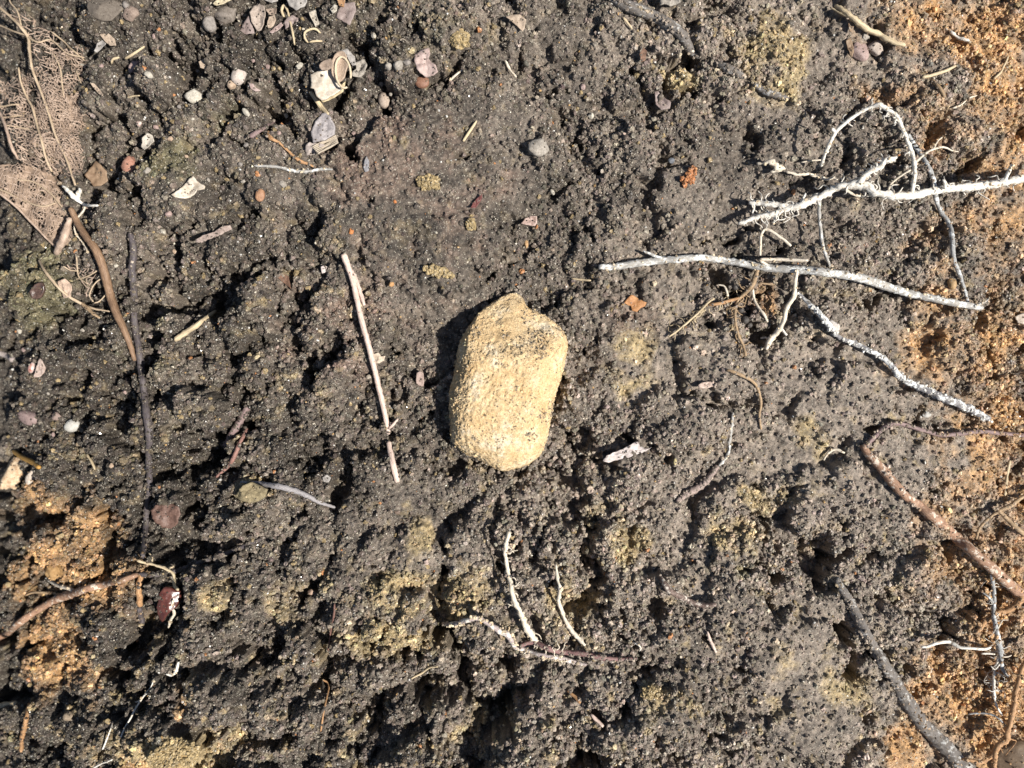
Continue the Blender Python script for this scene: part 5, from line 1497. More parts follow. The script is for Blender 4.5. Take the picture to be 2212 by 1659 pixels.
S_CREAMR = m_stone('cream_orange_rock', (0.42, 0.25, 0.13), (0.72, 0.58, 0.40), 0.75, 700, 0.4, 0.9)
S_SEED = m_stone('seed_coat', (0.30, 0.15, 0.08), (0.46, 0.26, 0.15), 0.5, 900)
S_MAROON = m_stone('maroon_husk', (0.075, 0.022, 0.018), (0.16, 0.055, 0.040), 0.28, 500, 0.6, 0.3)
S_BLUESH = m_stone('dark_shiny_husk', (0.06, 0.035, 0.028), (0.14, 0.085, 0.065), 0.25, 600, 0.7, 0.3)
L_BARK = m_stone('cream_bark_inside', (0.50, 0.41, 0.31), (0.74, 0.66, 0.55), 0.65, 500, 0.35, 0.4, (0.16, 0.10, 0.06, 1), 0.69)
L_BARKY = m_stone('yellow_bark_rim', (0.44, 0.34, 0.19), (0.64, 0.53, 0.34), 0.65, 600)
L_BROWNB = m_stone('brown_bark', (0.24, 0.175, 0.13), (0.38, 0.29, 0.225), 0.7, 900)
L_LEAF = m_stone('brown_leaf', (0.20, 0.125, 0.075), (0.34, 0.235, 0.15), 0.55, 500, 0.4, 0.4)
L_PINK = m_stone('pink_leaf', (0.36, 0.255, 0.225), (0.54, 0.42, 0.38), 0.6, 700, 0.4, 0.4)
L_PALE = m_stone('pale_leaf', (0.50, 0.42, 0.39), (0.74, 0.66, 0.62), 0.55, 600, 0.4, 0.4, (0.30, 0.22, 0.17, 1), 0.68)
L_ORANGE = m_stone('orange_leaf', (0.36, 0.15, 0.05), (0.54, 0.27, 0.11), 0.6, 900, 0.4, 0.6)
L_PURPLE = m_stone('purple_leaf', (0.21, 0.155, 0.14), (0.34, 0.27, 0.245), 0.55, 800, 0.4, 0.4)
L_GREY = m_stone('grey_leaf', (0.26, 0.235, 0.215), (0.44, 0.405, 0.37), 0.6, 900, 0.45, 0.5)
L_TAN = m_stone('tan_leaf', (0.34, 0.255, 0.185), (0.52, 0.41, 0.31), 0.6, 900)
M_GREYWOOD = m_fibre('pale_wood_fibre', (0.30, 0.245, 0.18, 1), (0.56, 0.48, 0.38, 1), 0.6, streak=(6, 6, 2))

# --- upper left stones
stone('stone', 'cream-white angular pebble left of the folded bark curl', 'pebble', 690, 345, 64, 70, 52, 20, S_WHITE, 10, .07, 1)
stone('stone', 'pinkish-white angular pebble below the top leaf litter', 'pebble', 852, 270, 62, 58, 46, 40, m_stone('pinkish_white_stone', (0.44, 0.36, 0.31), (0.62, 0.54, 0.48)), 10, .06, 2)
stone('stone', 'small round brown pebble tucked against the pinkish-white pebble', 'pebble', 825, 302, 34, 34, 28, 0, S_TAN, 4, .06, 3)
stone('stone', 'small gleaming white chip on the olive clod in the upper left', 'chip', 878, 405, 22, 40, 22, 32, S_WHITE, 9, .05, 4)
stone('stone', 'brick-red broken pebble in the upper left soil', 'pebble', 462, 590, 56, 80, 44, -12, S_BRICK, 10, .08, 5)
stone('stone', 'broad flat brown-grey stone at the top edge', 'stone', 378, 32, 146, 88, 46, -6, S_BROWNS, 11, .06, 6, sub=4)
stone('stone', 'brownish angular stone beside the broad flat one at the top', 'stone', 466, 52, 62, 54, 36, 35, m_stone('warm_brown_stone', (0.22, 0.155, 0.12), (0.35, 0.27, 0.22)), 11, .06, 7)
stone('stone', 'grey pebble wedged between the two flat stones at the top', 'pebble', 449, 18, 24, 30, 26, 0, S_GREY, 7, .06, 8)
stone('stone', 'pink finger-shaped pebble next to the straw in the upper left', 'pebble', 478, 234, 30, 62, 28, -28, S_PINK, 7, .08, 9)
stone('stone', 'tiny cream pebble under the pink finger-shaped pebble', 'pebble', 530, 268, 34, 26, 24, -10, S_WHITE, 9, .05, 10)
stone('stone', 'bright white fragment caught in the skeleton leaf', 'chip', 283, 223, 28, 14, 14, -15, S_WHITE, 8, .06, 11, sink=-1.6)
stone('stone', 'white bead-like pebble with a red side in the upper left', 'pebble', 498, 440, 22, 26, 22, 0, m_stone('bead_stone', (0.44, 0.26, 0.20), (0.74, 0.66, 0.60), 0.35), 5, .05, 12)
stone('stone', 'pinkish small pebble left of the cream bark strip', 'pebble', 600, 762, 26, 22, 22, 0, S_PINK, 6, .08, 13)
stone('stone', 'grey round stone in the litter at the top left', 'stone', 748, 84, 52, 62, 40, 10, S_GREY, 7, .06, 14)
stone('stone', 'wide grey-brown stone lump behind the grey round one', 'stone', 800, 50, 92, 66, 44, 15, m_stone('grey_brown_stone', (0.18, 0.15, 0.125), (0.29, 0.25, 0.215)), 9, .10, 15)
stone('stone', 'pale grey flaky stone with torn edges right of centre top', 'stone', 1916, 522, 76, 70, 34, 12, S_GREYPALE, 12, .12, 16)
stone('stone', 'round tan pebble with a rim, right of the bark curl', 'pebble', 1368, 358, 42, 58, 40, 8, m_stone('tan_speckled_pebble', (0.34, 0.26, 0.20), (0.52, 0.42, 0.34)), 3, .06, 17)
stone('stone', 'whitish crumbly stone in a row above the tan pebble', 'pebble', 1384, 236, 26, 28, 24, 0, S_GREYPALE, 6, .12, 18)
stone('stone', 'largest whitish crumbly stone of the row above the tan pebble', 'pebble', 1418, 230, 36, 38, 30, 0, S_GREYPALE, 6, .12, 19)
stone('stone', 'pinkish crumbly stone closing the row above the tan pebble', 'pebble', 1450, 222, 28, 24, 22, 0, S_GREY, 6, .12, 20)
stone('ochre_clod', 'yellow-ochre crumbly clod at the top, beside a dark hollow', 'clod', 1636, 138, 74, 66, 50, 10, S_OCHRE, 4, .3, 21, sub=4)
stone('ochre_clod', 'yellow-ochre crumbly clod resting on the smooth brown mound', 'clod', 1526, 650, 76, 48, 26, 8, S_OCHRE, 4, .24, 22, sub=4)
stone('ochre_clod', 'small ochre clod beside the maroon pod on the brown mound', 'clod', 1678, 800, 30, 36, 24, 0, S_OCHRE, 4, .24, 23)
stone('ochre_clod', 'long yellow-ochre clod sliver above the pale stone', 'clod', 1562, 968, 104, 28, 18, -14, S_OCHRE, 5, .2, 24)
stone('ochre_clod', 'big rounded yellow-ochre clod at the bottom left edge', 'clod', 620, 2694, 190, 120, 56, 4, m_stone('big_ochre_clod', (0.30, 0.20, 0.085), (0.48, 0.345, 0.165), 0.9, 1300, 0.3, 1.0, (0.16, 0.11, 0.06, 1), 0.64), 4, .2, 25, sub=5)
stone('ochre_clod', 'yellow lump in the crumbly soil at lower right of the root', 'clod', 2318, 2465, 60, 40, 32, 10, S_OCHRE, 4, .24, 26)
stone('rust_clod', 'rust-red crumb cluster beside a dark hole, right of centre top', 'clod', 2452, 640, 52, 36, 34, 20, S_RUST, 4, .25, 27)
stone('rust_clod', 'small rust-red crumb on top of the rust-red cluster', 'clod', 2464, 612, 30, 26, 26, 0, S_RUST, 4, .25, 28)
stone('stone', 'smooth orange-brown seed on the dark soil, upper left of centre', 'seed', 926, 695, 34, 46, 24, -8, S_SEED, 2, .05, 29, sink=0.4)
stone('stone', 'flattened red-brown seed touching the pink leaf scrap', 'seed', 1503, 290, 50, 44, 26, 0, m_stone('red_brown_seed', (0.20, 0.09, 0.055), (0.32, 0.17, 0.11), 0.55), 2, .05, 30)
stone('stone', 'tiny orange pebble at the left end of the smooth mound', 'pebble', 1250, 824, 20, 22, 16, 30, m_stone('orange_pebble', (0.50, 0.17, 0.05), (0.62, 0.27, 0.10)), 5, .05, 31)
stone('stone', 'tiny orange dot-like pebble near the middle of the smooth mound', 'pebble', 1407, 718, 12, 14, 12, 0, m_stone('orange_pebble', (0.5, 0.2, 0.05), (0.6, 0.3, 0.1)), 5, .05, 32)
stone('stone', 'tiny orange pebble just right of the split straw top', 'pebble', 1394, 1012, 22, 20, 16, 0, m_stone('amber_pebble', (0.42, 0.20, 0.07), (0.58, 0.36, 0.17)), 5, .05, 33)
stone('stone', 'bluish-grey little stone in the hollow by the rust-red cluster', 'pebble', 2392, 572, 26, 22, 18, 0, m_stone('bluish_stone', (0.10, 0.11, 0.13), (0.19, 0.20, 0.22)), 6, .06, 34)
stone('stone', 'tiny bone-white pebble at upper centre right', 'pebble', 2104, 412, 26, 24, 20, 0, S_WHITE, 8, .06, 35)
stone('stone', 'pinkish-white grain above the tiny bone-white pebble', 'pebble', 2076, 310, 22, 24, 18, 0, S_PINK, 8, .06, 36)
stone('stone', 'oval cream grain near the pinkish seed pod at centre top', 'pebble', 1968, 684, 14, 24, 14, 30, S_WHITE, 3, .04, 37)
stone('stone', 'orange-tan chip above the left tip of the bleached twig', 'chip', 1876, 870, 18, 32, 14, -5, m_stone('orange_tan_chip', (0.44, 0.25, 0.11), (0.60, 0.40, 0.21)), 6, .05, 38)
stone('stone', 'pale yellow oval seed below the torn pink leaf', 'seed', 2405, 1645, 13, 24, 12, 0, m_stone('yellow_seed', (0.52, 0.42, 0.20), (0.64, 0.54, 0.30)), 0, .03, 39)
stone('stone', 'square pinkish pebble on dark soil, lower left of centre', 'pebble', 1110, 2111, 30, 26, 20, 5, m_stone('square_pebble', (0.36, 0.24, 0.17), (0.50, 0.36, 0.27)), 12, .04, 40)
stone('stone', 'smooth white oval pebble near the left edge', 'pebble', 256, 1516, 62, 50, 40, 15, m_stone('smooth_white_pebble', (0.44, 0.42, 0.37), (0.58, 0.56, 0.51), 0.55, 900), 4, .03, 41)
stone('stone', 'pinkish wedge-shaped stone at the left edge', 'stone', 98, 1488, 84, 56, 36, -14, m_stone('pinkish_wedge', (0.24, 0.165, 0.15), (0.36, 0.265, 0.245), 0.6), 10, .05, 42)
stone('stone', 'glossy white and red pebble by the left edge', 'pebble', 113, 1310, 28, 46, 28, -10, m_stone('glossy_red_white', (0.40, 0.16, 0.12), (0.78, 0.72, 0.66), 0.25, 500), 6, .05, 43)
stone('stone', 'pinkish round stone next to the smooth white oval pebble', 'pebble', 200, 1482, 38, 34, 26, 0, m_stone('dusky_pink_pebble', (0.22, 0.155, 0.13), (0.35, 0.27, 0.23)), 4, .08, 44)
stone('stone', 'cream-orange layered rock at the left edge under the needle', 'stone', 42, 1680, 92, 150, 60, -24, S_CREAMR, 12, .16, 45, sub=4)
stone('stone', 'long cream-orange rock splinter lying on the layered rock', 'stone', 22, 1712, 36, 96, 30, -30, S_CREAMR, 10, .12, 46, sink=-0.4)
stone('stone', 'pale tapered chip of stone right of the layered rock', 'chip', 104, 1698, 42, 88, 32, -22, m_stone('pale_tapered', (0.44, 0.34, 0.25), (0.68, 0.60, 0.52)), 11, .07, 47)
stone('stone', 'small round grey-brown pebble near the bottom left corner', 'pebble', 242, 2552, 36, 36, 28, 0, m_stone('round_grey_brown', (0.22, 0.165, 0.11), (0.36, 0.28, 0.20)), 5, .08, 48)
stone('stone', 'orange lumpy clay stone at the lower left', 'stone', 195, 2035, 76, 70, 50, 20, m_stone('clay_stone', (0.30, 0.165, 0.06), (0.46, 0.29, 0.13), 0.85, 900), 6, .14, 49, sub=4)
stone('stone', 'flat pinkish-grey stone with a white patch under the splintered twig', 'stone', 3066, 182, 66, 78, 34, 18, S_PINK, 8, .06, 50)
stone('stone', 'whitish crumbly stone touching the flat pinkish-grey stone', 'stone', 3118, 170, 64, 60, 34, 0, m_stone('whitish_crumbly', (0.34, 0.27, 0.22), (0.54, 0.46, 0.40)), 8, .14, 51)
stone('stone', 'little white stone on the upper rim of the flat pinkish-grey one', 'pebble', 3080, 130, 36, 26, 24, -15, S_GREYPALE, 8, .1, 52)
stone('stone', 'smooth dark brown stone in the bottom right corner', 'stone', 3625, 2725, 170, 190, 90, 0, m_stone('smooth_brown_stone', (0.13, 0.085, 0.05), (0.23, 0.16, 0.10), 0.6, 300), 3, .04, 53, sub=4)
stone('stone', 'white crusted lump midway along the crusted root', 'stone', 2968, 1162, 54, 36, 26, -40, m_stone('white_crust', (0.46, 0.41, 0.37), (0.68, 0.63, 0.58)), 5, .2, 54, sink=-0.5)
stone('stone', 'white mineral patch of grains below the crusted root', 'stone', 3302, 1478, 34, 26, 14, 0, m_stone('white_mineral', (0.40, 0.38, 0.34), (0.66, 0.64, 0.60)), 5, .25, 55)
stone('stone', 'orange pellet stone above the bleached twig end', 'stone', 3392, 1010, 30, 44, 26, 10, m_stone('orange_pellet', (0.36, 0.22, 0.10), (0.50, 0.34, 0.18)), 4, .1, 56)
for k, (u, v, r, lab) in enumerate([(2655, 1140, 30, 'dark round soil pellet left of the cream root strand'), (2640, 1105, 24, 'dark round pellet on top of the pellet pile in the root tuft hollow'), (2670, 1158, 22, 'smallest dark pellet at the foot of the root tuft'),
                                    (2620, 1022, 26, 'dark soil pellet in the hollow under the bleached twig')]):
    stone('soil_pellet', lab, 'pellet', u, v, r, r, r, 0, m_stone('dark_pellet', (0.045, 0.038, 0.034), (0.10, 0.088, 0.078), 0.6), 0, .08, 60 + k, group='dark soil pellets by the root tuft')

for o in list(COL.objects):
    if o.name.startswith(('ochre_clod', 'rust_clod')):
        d = o.dimensions
        c = (0.30, 0.13, 0.055) if o.name.startswith('rust') else (0.25, 0.19, 0.10)
        dust(o, int(d.x * d.y / (PX * PX) / 26), 3.0, 7.5, c, -0.1)
# --- bark, husks, leaf scraps
bc = fam('bark_curl', 1170, 300, 'folded cream bark curl with a brown oval lobe, upper left of centre', 'bark')
V_, F_ = flake_geo([(1108, 268), (1150, 258), (1168, 235), (1190, 240), (1205, 262), (1212, 312), (1220, 322), (1190, 345), (1150, 362), (1132, 348), (1122, 322), (1112, 318)], thick=6, lift=30, curl=0.10, curl_deg=70, bump_=0.05, tilt=(0.04, -0.05), seed=401, rings=9, jag=0.01)
fixn(build('inner_sheet', V_, F_, L_BARK, bc))
V_, F_ = flake_geo([(1132, 346), (1150, 330), (1185, 322), (1212, 312), (1232, 290), (1222, 325), (1190, 346), (1150, 364)], thick=5, lift=44, curl=0.06, curl_deg=0, bump_=0.05, seed=402, jag=0.01)
fixn(build('rim', V_, F_, L_BARKY, bc))
V_, F_ = flake_geo(oval(1172, 248, 26, 18, 30, 12, .06, 4), thick=5, lift=42, curl=0.1, bump_=0.08, seed=404)
fixn(build('inner_fold', V_, F_, L_BROWNB, bc))
V_, F_ = flake_geo(oval(1222, 258, 28, 56, -6, 18, .03, 3), thick=8, lift=58, curl=0.30, curl_deg=0, bump_=0.03, seed=403, rings=9, jag=0.004)
fixn(build('oval_lobe', V_, F_, m_stone('oval_lobe_skin', (0.38, 0.275, 0.195), (0.54, 0.41, 0.31), 0.6), bc))
zb = P(1222, 258, 0, Hmax)[2]
rp = []
for a in np.linspace(1.2, 2 * math.pi + 0.4, 26):
    u_, v_ = 1222 + 27 * math.cos(a) + 5 * math.sin(a), 258 + 55 * math.sin(a)
    z_ = zb + 66 * PX; k_ = (CAM_D - z_) / CAM_D
    rp.append(((u_ - 1824) * PX * k_, -(v_ - 1368) * PX * k_, z_, 4.0 * PX))
gq = tube_geo(spline(rp, 8 * PX), 6, 0.08, 0.5, 1.0, 405)
build('lobe_rim', gq[0], gq[1], m_fibre('lobe_rim_skin', (0.54, 0.42, 0.27, 1), (0.72, 0.60, 0.44, 1)), bc, True, None, gq[2])
for (u, v, r, s) in [(1210, 270, 90, 1), (1160, 300, 60, 2)]:
    foot(u, v, 60)
flake('bark_strip', 'cream bark strip with dark specks lying in the upper left soil', 'bark', [(630, 705), (642, 690), (660, 672), (680, 648), (702, 635), (712, 652), (745, 672), (740, 682), (712, 684), (700, 700), (672, 714), (640, 712)], L_BARK, thick=6, lift=24, curl=0.18, curl_deg=40, seed=410, jag=0.012)
flake('wood_chip', 'pinkish wood chip lying aslant below the cream bark strip', 'wood chip', [(705, 858), (722, 846), (770, 828), (800, 810), (828, 806), (830, 820), (800, 836), (760, 852), (725, 868), (708, 870)], m_stone('pinkish_wood', (0.30, 0.22, 0.185), (0.46, 0.37, 0.32)), thick=9, lift=18, bump_=0.05, seed=411)
flake('leaf_scrap', 'translucent brown leaf scrap right of the skeleton leaf', 'leaf', [(318, 632), (340, 590), (350, 578), (375, 596), (392, 618), (396, 652), (372, 668), (348, 672), (334, 650)], L_LEAF, thick=3, lift=22, curl=0.16, curl_deg=30, seed=412)
flake('leaf_scrap', 'whitish curled flake with a stalk in the upper left', 'leaf', [(512, 530), (520, 500), (536, 482), (552, 488), (560, 510), (545, 526), (526, 540)], m_stone('whitish_flake', (0.40, 0.35, 0.29), (0.60, 0.55, 0.47), 0.5), thick=3, lift=22, curl=0.3, curl_deg=-50, seed=413)
flake('leaf_scrap', 'small grey flake with a rolled edge above the olive clod', 'leaf', [(345, 190), (355, 160), (372, 148), (388, 165), (370, 178), (352, 195)], L_GREY, thick=3, lift=16, curl=0.2, seed=414)
flake('leaf_scrap', 'tan leaf scrap in the dark soil right of the skeleton leaf top', 'leaf', [(362, 128), (390, 122), (412, 142), (420, 166), (398, 168), (376, 150)], L_TAN, thick=3, lift=12, curl=0.12, seed=415)
flake('leaf_scrap', 'thin tan husk lying along a gap right of the skeleton leaf', 'husk', [(338, 308), (348, 306), (365, 328), (382, 350), (376, 352), (358, 338), (344, 322)], L_TAN, thick=3, lift=14, curl=0.3, curl_deg=-50, seed=416)
flake('bark_strip', 'grey ribbed flake behind the bark curl', 'bark', [(1212, 185), (1240, 178), (1265, 205), (1270, 235), (1258, 240), (1240, 210), (1218, 200)], L_GREY, thick=4, lift=12, curl=0.2, curl_deg=40, seed=417)
flake('bark_strip', 'grey crumpled flake right of the bark curl', 'bark', [(1268, 230), (1300, 215), (1312, 240), (1305, 262), (1288, 280), (1262, 282), (1258, 262), (1272, 250)], S_GREYPALE, thick=4, lift=14, curl=0.16, bump_=0.14, seed=418)
flake('leaf_scrap', 'ragged pink leaf scrap above the red-brown seed', 'leaf', [(1478, 200), (1500, 185), (1530, 178), (1535, 200), (1528, 215), (1540, 232), (1555, 238), (1562, 265), (1545, 275), (1520, 278), (1500, 268), (1488, 255), (1480, 225)], L_PINK, thick=3, lift=18, bump_=0.09, curl=0.08, seed=419)
flake('slate_chip', 'grey slate-like flake with a pointed top, upper left of centre', 'stone flake', [(1152, 412), (1165, 408), (1185, 428), (1198, 460), (1195, 482), (1160, 505), (1120, 512), (1112, 475), (1128, 440)], m_stone('slate_flake', (0.25, 0.225, 0.225), (0.44, 0.40, 0.39), 0.55, 700), thick=10, lift=22, bump_=0.06, seed=420)
wc = fam('wood_scrap', 1150, 530, 'fibrous pale wood scrap leaning under the grey slate-like flake', 'wood chip')
V_, F_ = flake_geo([(1090, 530), (1108, 510), (1130, 512), (1160, 520), (1150, 545), (1120, 555), (1092, 558)], thick=5, lift=16, bump_=0.16, seed=421)
fixn(build('flake', V_, F_, m_stone('pinkish_grey_flake', (0.30, 0.25, 0.22), (0.50, 0.43, 0.39)), wc))
for k in range(6):
    side('fibre', wc, [(1112 + 4 * k, 524 + 4.5 * k, 24 + 2 * k, 3.5), (1150 + 4 * k, 505 + 4.5 * k, 28, 4), (1198 + 1.5 * k, 482 + 5.0 * k, 24, 3)], M_GREYWOOD, seed=430 + k)
flake('leaf_scrap', 'big pale leaf husk standing in the litter at the top', 'husk', [(902, 60), (912, 35), (932, 25), (952, 38), (955, 65), (950, 100), (938, 120), (924, 122), (908, 95)], m_stone('pale_husk', (0.30, 0.235, 0.19), (0.50, 0.41, 0.34), 0.55), thick=4, lift=26, curl=0.34, curl_deg=0, seed=441)
flake('leaf_scrap', 'brown triangular leaf scrap left of the big pale husk', 'leaf', [(858, 128), (868, 95), (892, 65), (903, 90), (912, 125), (885, 130)], L_PURPLE, thick=3, lift=18, bump_=0.06, seed=442)
flake('leaf_scrap', 'tan ear-shaped husk right of the big pale husk', 'husk', [(958, 95), (965, 70), (985, 62), (990, 82), (980, 102), (962, 112)], L_TAN, thick=4, lift=22, curl=0.3, seed=443)
flake('leaf_scrap', 'brown cup-shaped husk at the top of the litter', 'husk', [(958, 52), (975, 40), (995, 45), (992, 62), (970, 66)], L_BROWNB, thick=4, lift=26, curl=0.35, seed=444)
flake('leaf_scrap', 'slim pinkish leaf strip below the ear-shaped husk', 'leaf', [(965, 124), (985, 102), (1008, 88), (1015, 98), (995, 115), (975, 128)], L_PINK, thick=3, lift=18, curl=0.12, seed=445)
flake('leaf_scrap', 'grey leathery leaf scrap at the top edge', 'leaf', [(1022, -6), (1060, -20), (1098, -8), (1100, 18), (1085, 35), (1060, 45), (1035, 28)], L_GREY, thick=4, lift=22, bump_=0.08, seed=446)
flake('leaf_scrap', 'second grey leaf scrap along the top edge, left of the leathery one', 'leaf', [(930, -10), (990, -15), (995, 12), (975, 20), (945, 8)], L_GREY, thick=4, lift=22, bump_=0.08, seed=447)
flake('leaf_scrap', 'purplish leaf scrap with a pointed foot near the top edge', 'leaf', [(1212, 38), (1230, 20), (1268, 15), (1272, 45), (1262, 75), (1250, 98), (1240, 92), (1202, 72)], L_PURPLE, thick=4, lift=20, bump_=0.05, seed=448)
flake('leaf_scrap', 'orange bark sliver sticking up behind the purplish scrap', 'bark', [(1203, -20), (1235, -20), (1238, 12), (1232, 40), (1215, 36), (1208, 15)], m_stone('orange_bark', (0.32, 0.16, 0.07), (0.48, 0.29, 0.15)), thick=5, lift=34, curl=0.2, seed=449)
flake('leaf_scrap', 'white torn chip beside the purplish leaf scrap', 'chip', [(1180, 42), (1195, 24), (1206, 30), (1204, 48), (1190, 58)], S_WHITE, thick=4, lift=20, bump_=0.1, seed=450)
flake('leaf_scrap', 'creamy bark piece at the top edge above the grey round stone', 'bark', [(760, 18), (782, 2), (812, -8), (830, 2), (800, 18), (775, 24)], m_stone('creamy_bark', (0.46, 0.38, 0.24), (0.66, 0.57, 0.40)), thick=5, lift=20, bump_=0.05, seed=451)
flake('leaf_scrap', 'mauve flake in the middle of the litter at the top', 'leaf', [(1025, 75), (1045, 62), (1070, 72), (1062, 92), (1040, 98), (1022, 112), (1018, 92)], L_PURPLE, thick=3, lift=18, bump_=0.1, seed=452)
flake('leaf_scrap', 'whitish fibrous scrap right of the mauve flake', 'leaf', [(1105, 55), (1128, 40), (1135, 70), (1142, 92), (1128, 105), (1118, 82)], m_stone('whitish_scrap', (0.36, 0.31, 0.24), (0.56, 0.50, 0.42)), thick=3, lift=18, bump_=0.14, seed=453)
flake('leaf_scrap', 'pinkish thin chip leaning in the soil beside the pinkish-white pebble', 'chip', [(892, 302), (908, 305), (918, 320), (934, 328), (915, 332), (898, 322)], L_PINK, thick=4, lift=14, seed=454)
flake('leaf_scrap', 'tan folded scrap left of the pinkish-white pebble', 'leaf', [(715, 228), (730, 215), (752, 222), (760, 240), (745, 252), (720, 248)], L_TAN, thick=4, lift=12, curl=0.16, seed=455)
flake('leaf_scrap', 'beige leaf scrap with a folded edge at the top middle', 'leaf', [(1800, 70), (1822, 58), (1850, 62), (1874, 80), (1868, 108), (1862, 122), (1842, 102), (1820, 82)], L_TAN, thick=3, lift=18, curl=0.14, curl_deg=30, seed=456)
flake('bark_strip', 'pale grey bark patch at the top edge, right of the curved grey root', 'bark', [(2348, 25), (2352, -10), (2418, -14), (2420, 15), (2400, 22), (2385, 28), (2365, 20)], S_GREYPALE, thick=6, lift=14, bump_=0.1, seed=457)
flake('seed_pod', 'pinkish seed pod half lying in the soil above the bleached twig', 'pod', [(1855, 800), (1870, 780), (1892, 772), (1912, 774), (1914, 795), (1905, 808), (1880, 804)], m_stone('pinkish_pod', (0.33, 0.215, 0.175), (0.56, 0.42, 0.36), 0.4), thick=8, lift=12, curl=0.22, curl_deg=60, seed=458)
flake('seed_pod', 'small maroon pod on the right side of the brown mound', 'pod', [(1678, 744), (1685, 725), (1702, 708), (1718, 696), (1719, 708), (1708, 725), (1696, 742)], m_stone('maroon_pod', (0.13, 0.04, 0.035), (0.24, 0.09, 0.08), 0.4), thick=8, lift=10, curl=0.2, curl_deg=50, seed=459)
flake('leaf_scrap', 'bluish-grey sliver on the left slope of the smooth brown mound', 'chip', [(1296, 598), (1300, 572), (1308, 558), (1316, 580), (1314, 610), (1302, 615)], m_stone('bluish_sliver', (0.24, 0.23, 0.24), (0.40, 0.39, 0.40)), thick=4, lift=8, seed=460)
flake('leaf_scrap', 'orange-brown dry leaf chip right of the pale stone', 'leaf', [(2220, 1082), (2230, 1068), (2245, 1052), (2262, 1058), (2275, 1070), (2302, 1080), (2295, 1092), (2280, 1100), (2268, 1112), (2250, 1108), (2246, 1092)], L_ORANGE, thick=4, lift=16, bump_=0.07, seed=461)
flake('leaf_scrap', 'pale pink torn leaf flake lying right of the stone foot', 'leaf', [(2144, 1640), (2160, 1622), (2190, 1608), (2222, 1596), (2252, 1578), (2272, 1572), (2280, 1590), (2296, 1598), (2316, 1592), (2302, 1606), (2278, 1612), (2250, 1622), (2205, 1636), (2165, 1645)], L_PALE, thick=3, lift=20, bump_=0.07, curl=0.05, seed=462)
flake('leaf_scrap', 'small pinkish-white scrap on dark soil, far right of the stone', 'leaf', [(2484, 1372), (2500, 1362), (2540, 1358), (2538, 1376), (2515, 1384), (2488, 1384)], m_stone('pinkish_scrap', (0.42, 0.30, 0.24), (0.66, 0.54, 0.46)), thick=3, lift=14, bump_=0.12, seed=463)
flake('wood_chip', 'small pink upright wood chip between the straw and the stone', 'wood chip', [(1486, 1328), (1498, 1322), (1510, 1330), (1512, 1360), (1510, 1376), (1486, 1378), (1484, 1352)], m_stone('pink_wood_chip', (0.34, 0.24, 0.20), (0.52, 0.40, 0.35)), thick=10, lift=16, bump_=0.03, jag=0.006, seed=464)
flake('leaf_scrap', 'dark rusty leaf shred at the left of the straw top', 'leaf', [(988, 985), (1005, 972), (1030, 985), (1035, 1005), (1042, 1032), (1025, 1018), (1005, 1002)], m_stone('rusty_shred', (0.14, 0.07, 0.045), (0.24, 0.14, 0.09)), thick=4, lift=12, curl=0.2, seed=465)
flake('leaf_scrap', 'small cream flake left of the top of the split straw', 'leaf', [(1145, 952), (1158, 946), (1168, 952), (1165, 970), (1150, 976), (1146, 965)], L_PALE, thick=3, lift=10, seed=466)
flake('leaf_scrap', 'cream chip standing in a dark hole near the left edge', 'chip', [(134, 1345), (142, 1312), (155, 1276), (165, 1288), (174, 1312), (170, 1328), (152, 1345)], m_stone('cream_chip', (0.36, 0.25, 0.20), (0.58, 0.48, 0.42)), thick=8, lift=26, seed=467)
flake('seed_husk', 'shiny dark brown husk under the curved vein scrap', 'husk', oval(148, 1040, 22, 32, -30, 12, .05, 8), S_BLUESH, thick=14, lift=24, curl=0.3, seed=468)
flake('leaf_disc', 'reddish-brown rounded leaf half sunk in the lower left soil', 'leaf', [(545, 1815), (560, 1798), (600, 1790), (648, 1800), (652, 1830), (640, 1862), (615, 1882), (585, 1878), (555, 1850)], m_stone('reddish_leaf', (0.115, 0.062, 0.045), (0.21, 0.125, 0.095), 0.5), thick=4, lift=14, bump_=0.08, curl=0.08, seed=469)
sh = flake('seed_husk', 'glossy maroon seed husk with a split top in the lower left', 'husk', [(570, 2180), (572, 2150), (585, 2105), (600, 2082), (622, 2086), (640, 2098), (654, 2100), (650, 2130), (636, 2160), (610, 2178), (594, 2205), (580, 2202)], S_MAROON, thick=22, lift=40, curl=-0.28, curl_deg=10, bump_=0.04, rings=9, seed=470)
flake('leaf_scrap', 'olive-yellow flaky soil crust with white threads at left', 'crust', [(840, 1765), (858, 1742), (880, 1722), (905, 1715), (935, 1728), (960, 1740), (950, 1765), (925, 1785), (890, 1790), (860, 1780)], m_stone('olive_crust', (0.20, 0.16, 0.09), (0.34, 0.28, 0.17), 0.9, 1500, 0.3, 1.0), thick=14, lift=22, bump_=0.16, seed=471)
flake('leaf_scrap', 'pale flake sheet lying at the right edge below the clay', 'leaf', [(3605, 1130), (3630, 1118), (3680, 1120), (3690, 1150), (3650, 1160), (3620, 1152)], m_stone('pale_sheet', (0.42, 0.34, 0.27), (0.62, 0.54, 0.46)), thick=4, lift=18, bump_=0.1, seed=472)
flake('leaf_scrap', 'brown leaf bits tucked under the flat pinkish-grey stone', 'leaf', [(3008, 150), (3022, 140), (3032, 165), (3036, 190), (3028, 215), (3016, 180)], L_LEAF, thick=3, lift=14, curl=0.2, seed=473)
flake('leaf_scrap', 'thin brown leaf shred above the flat pinkish-grey stone', 'leaf', [(3015, 75), (3028, 72), (3036, 100), (3032, 122), (3020, 118)], L_LEAF, thick=3, lift=14, curl=0.2, seed=474)
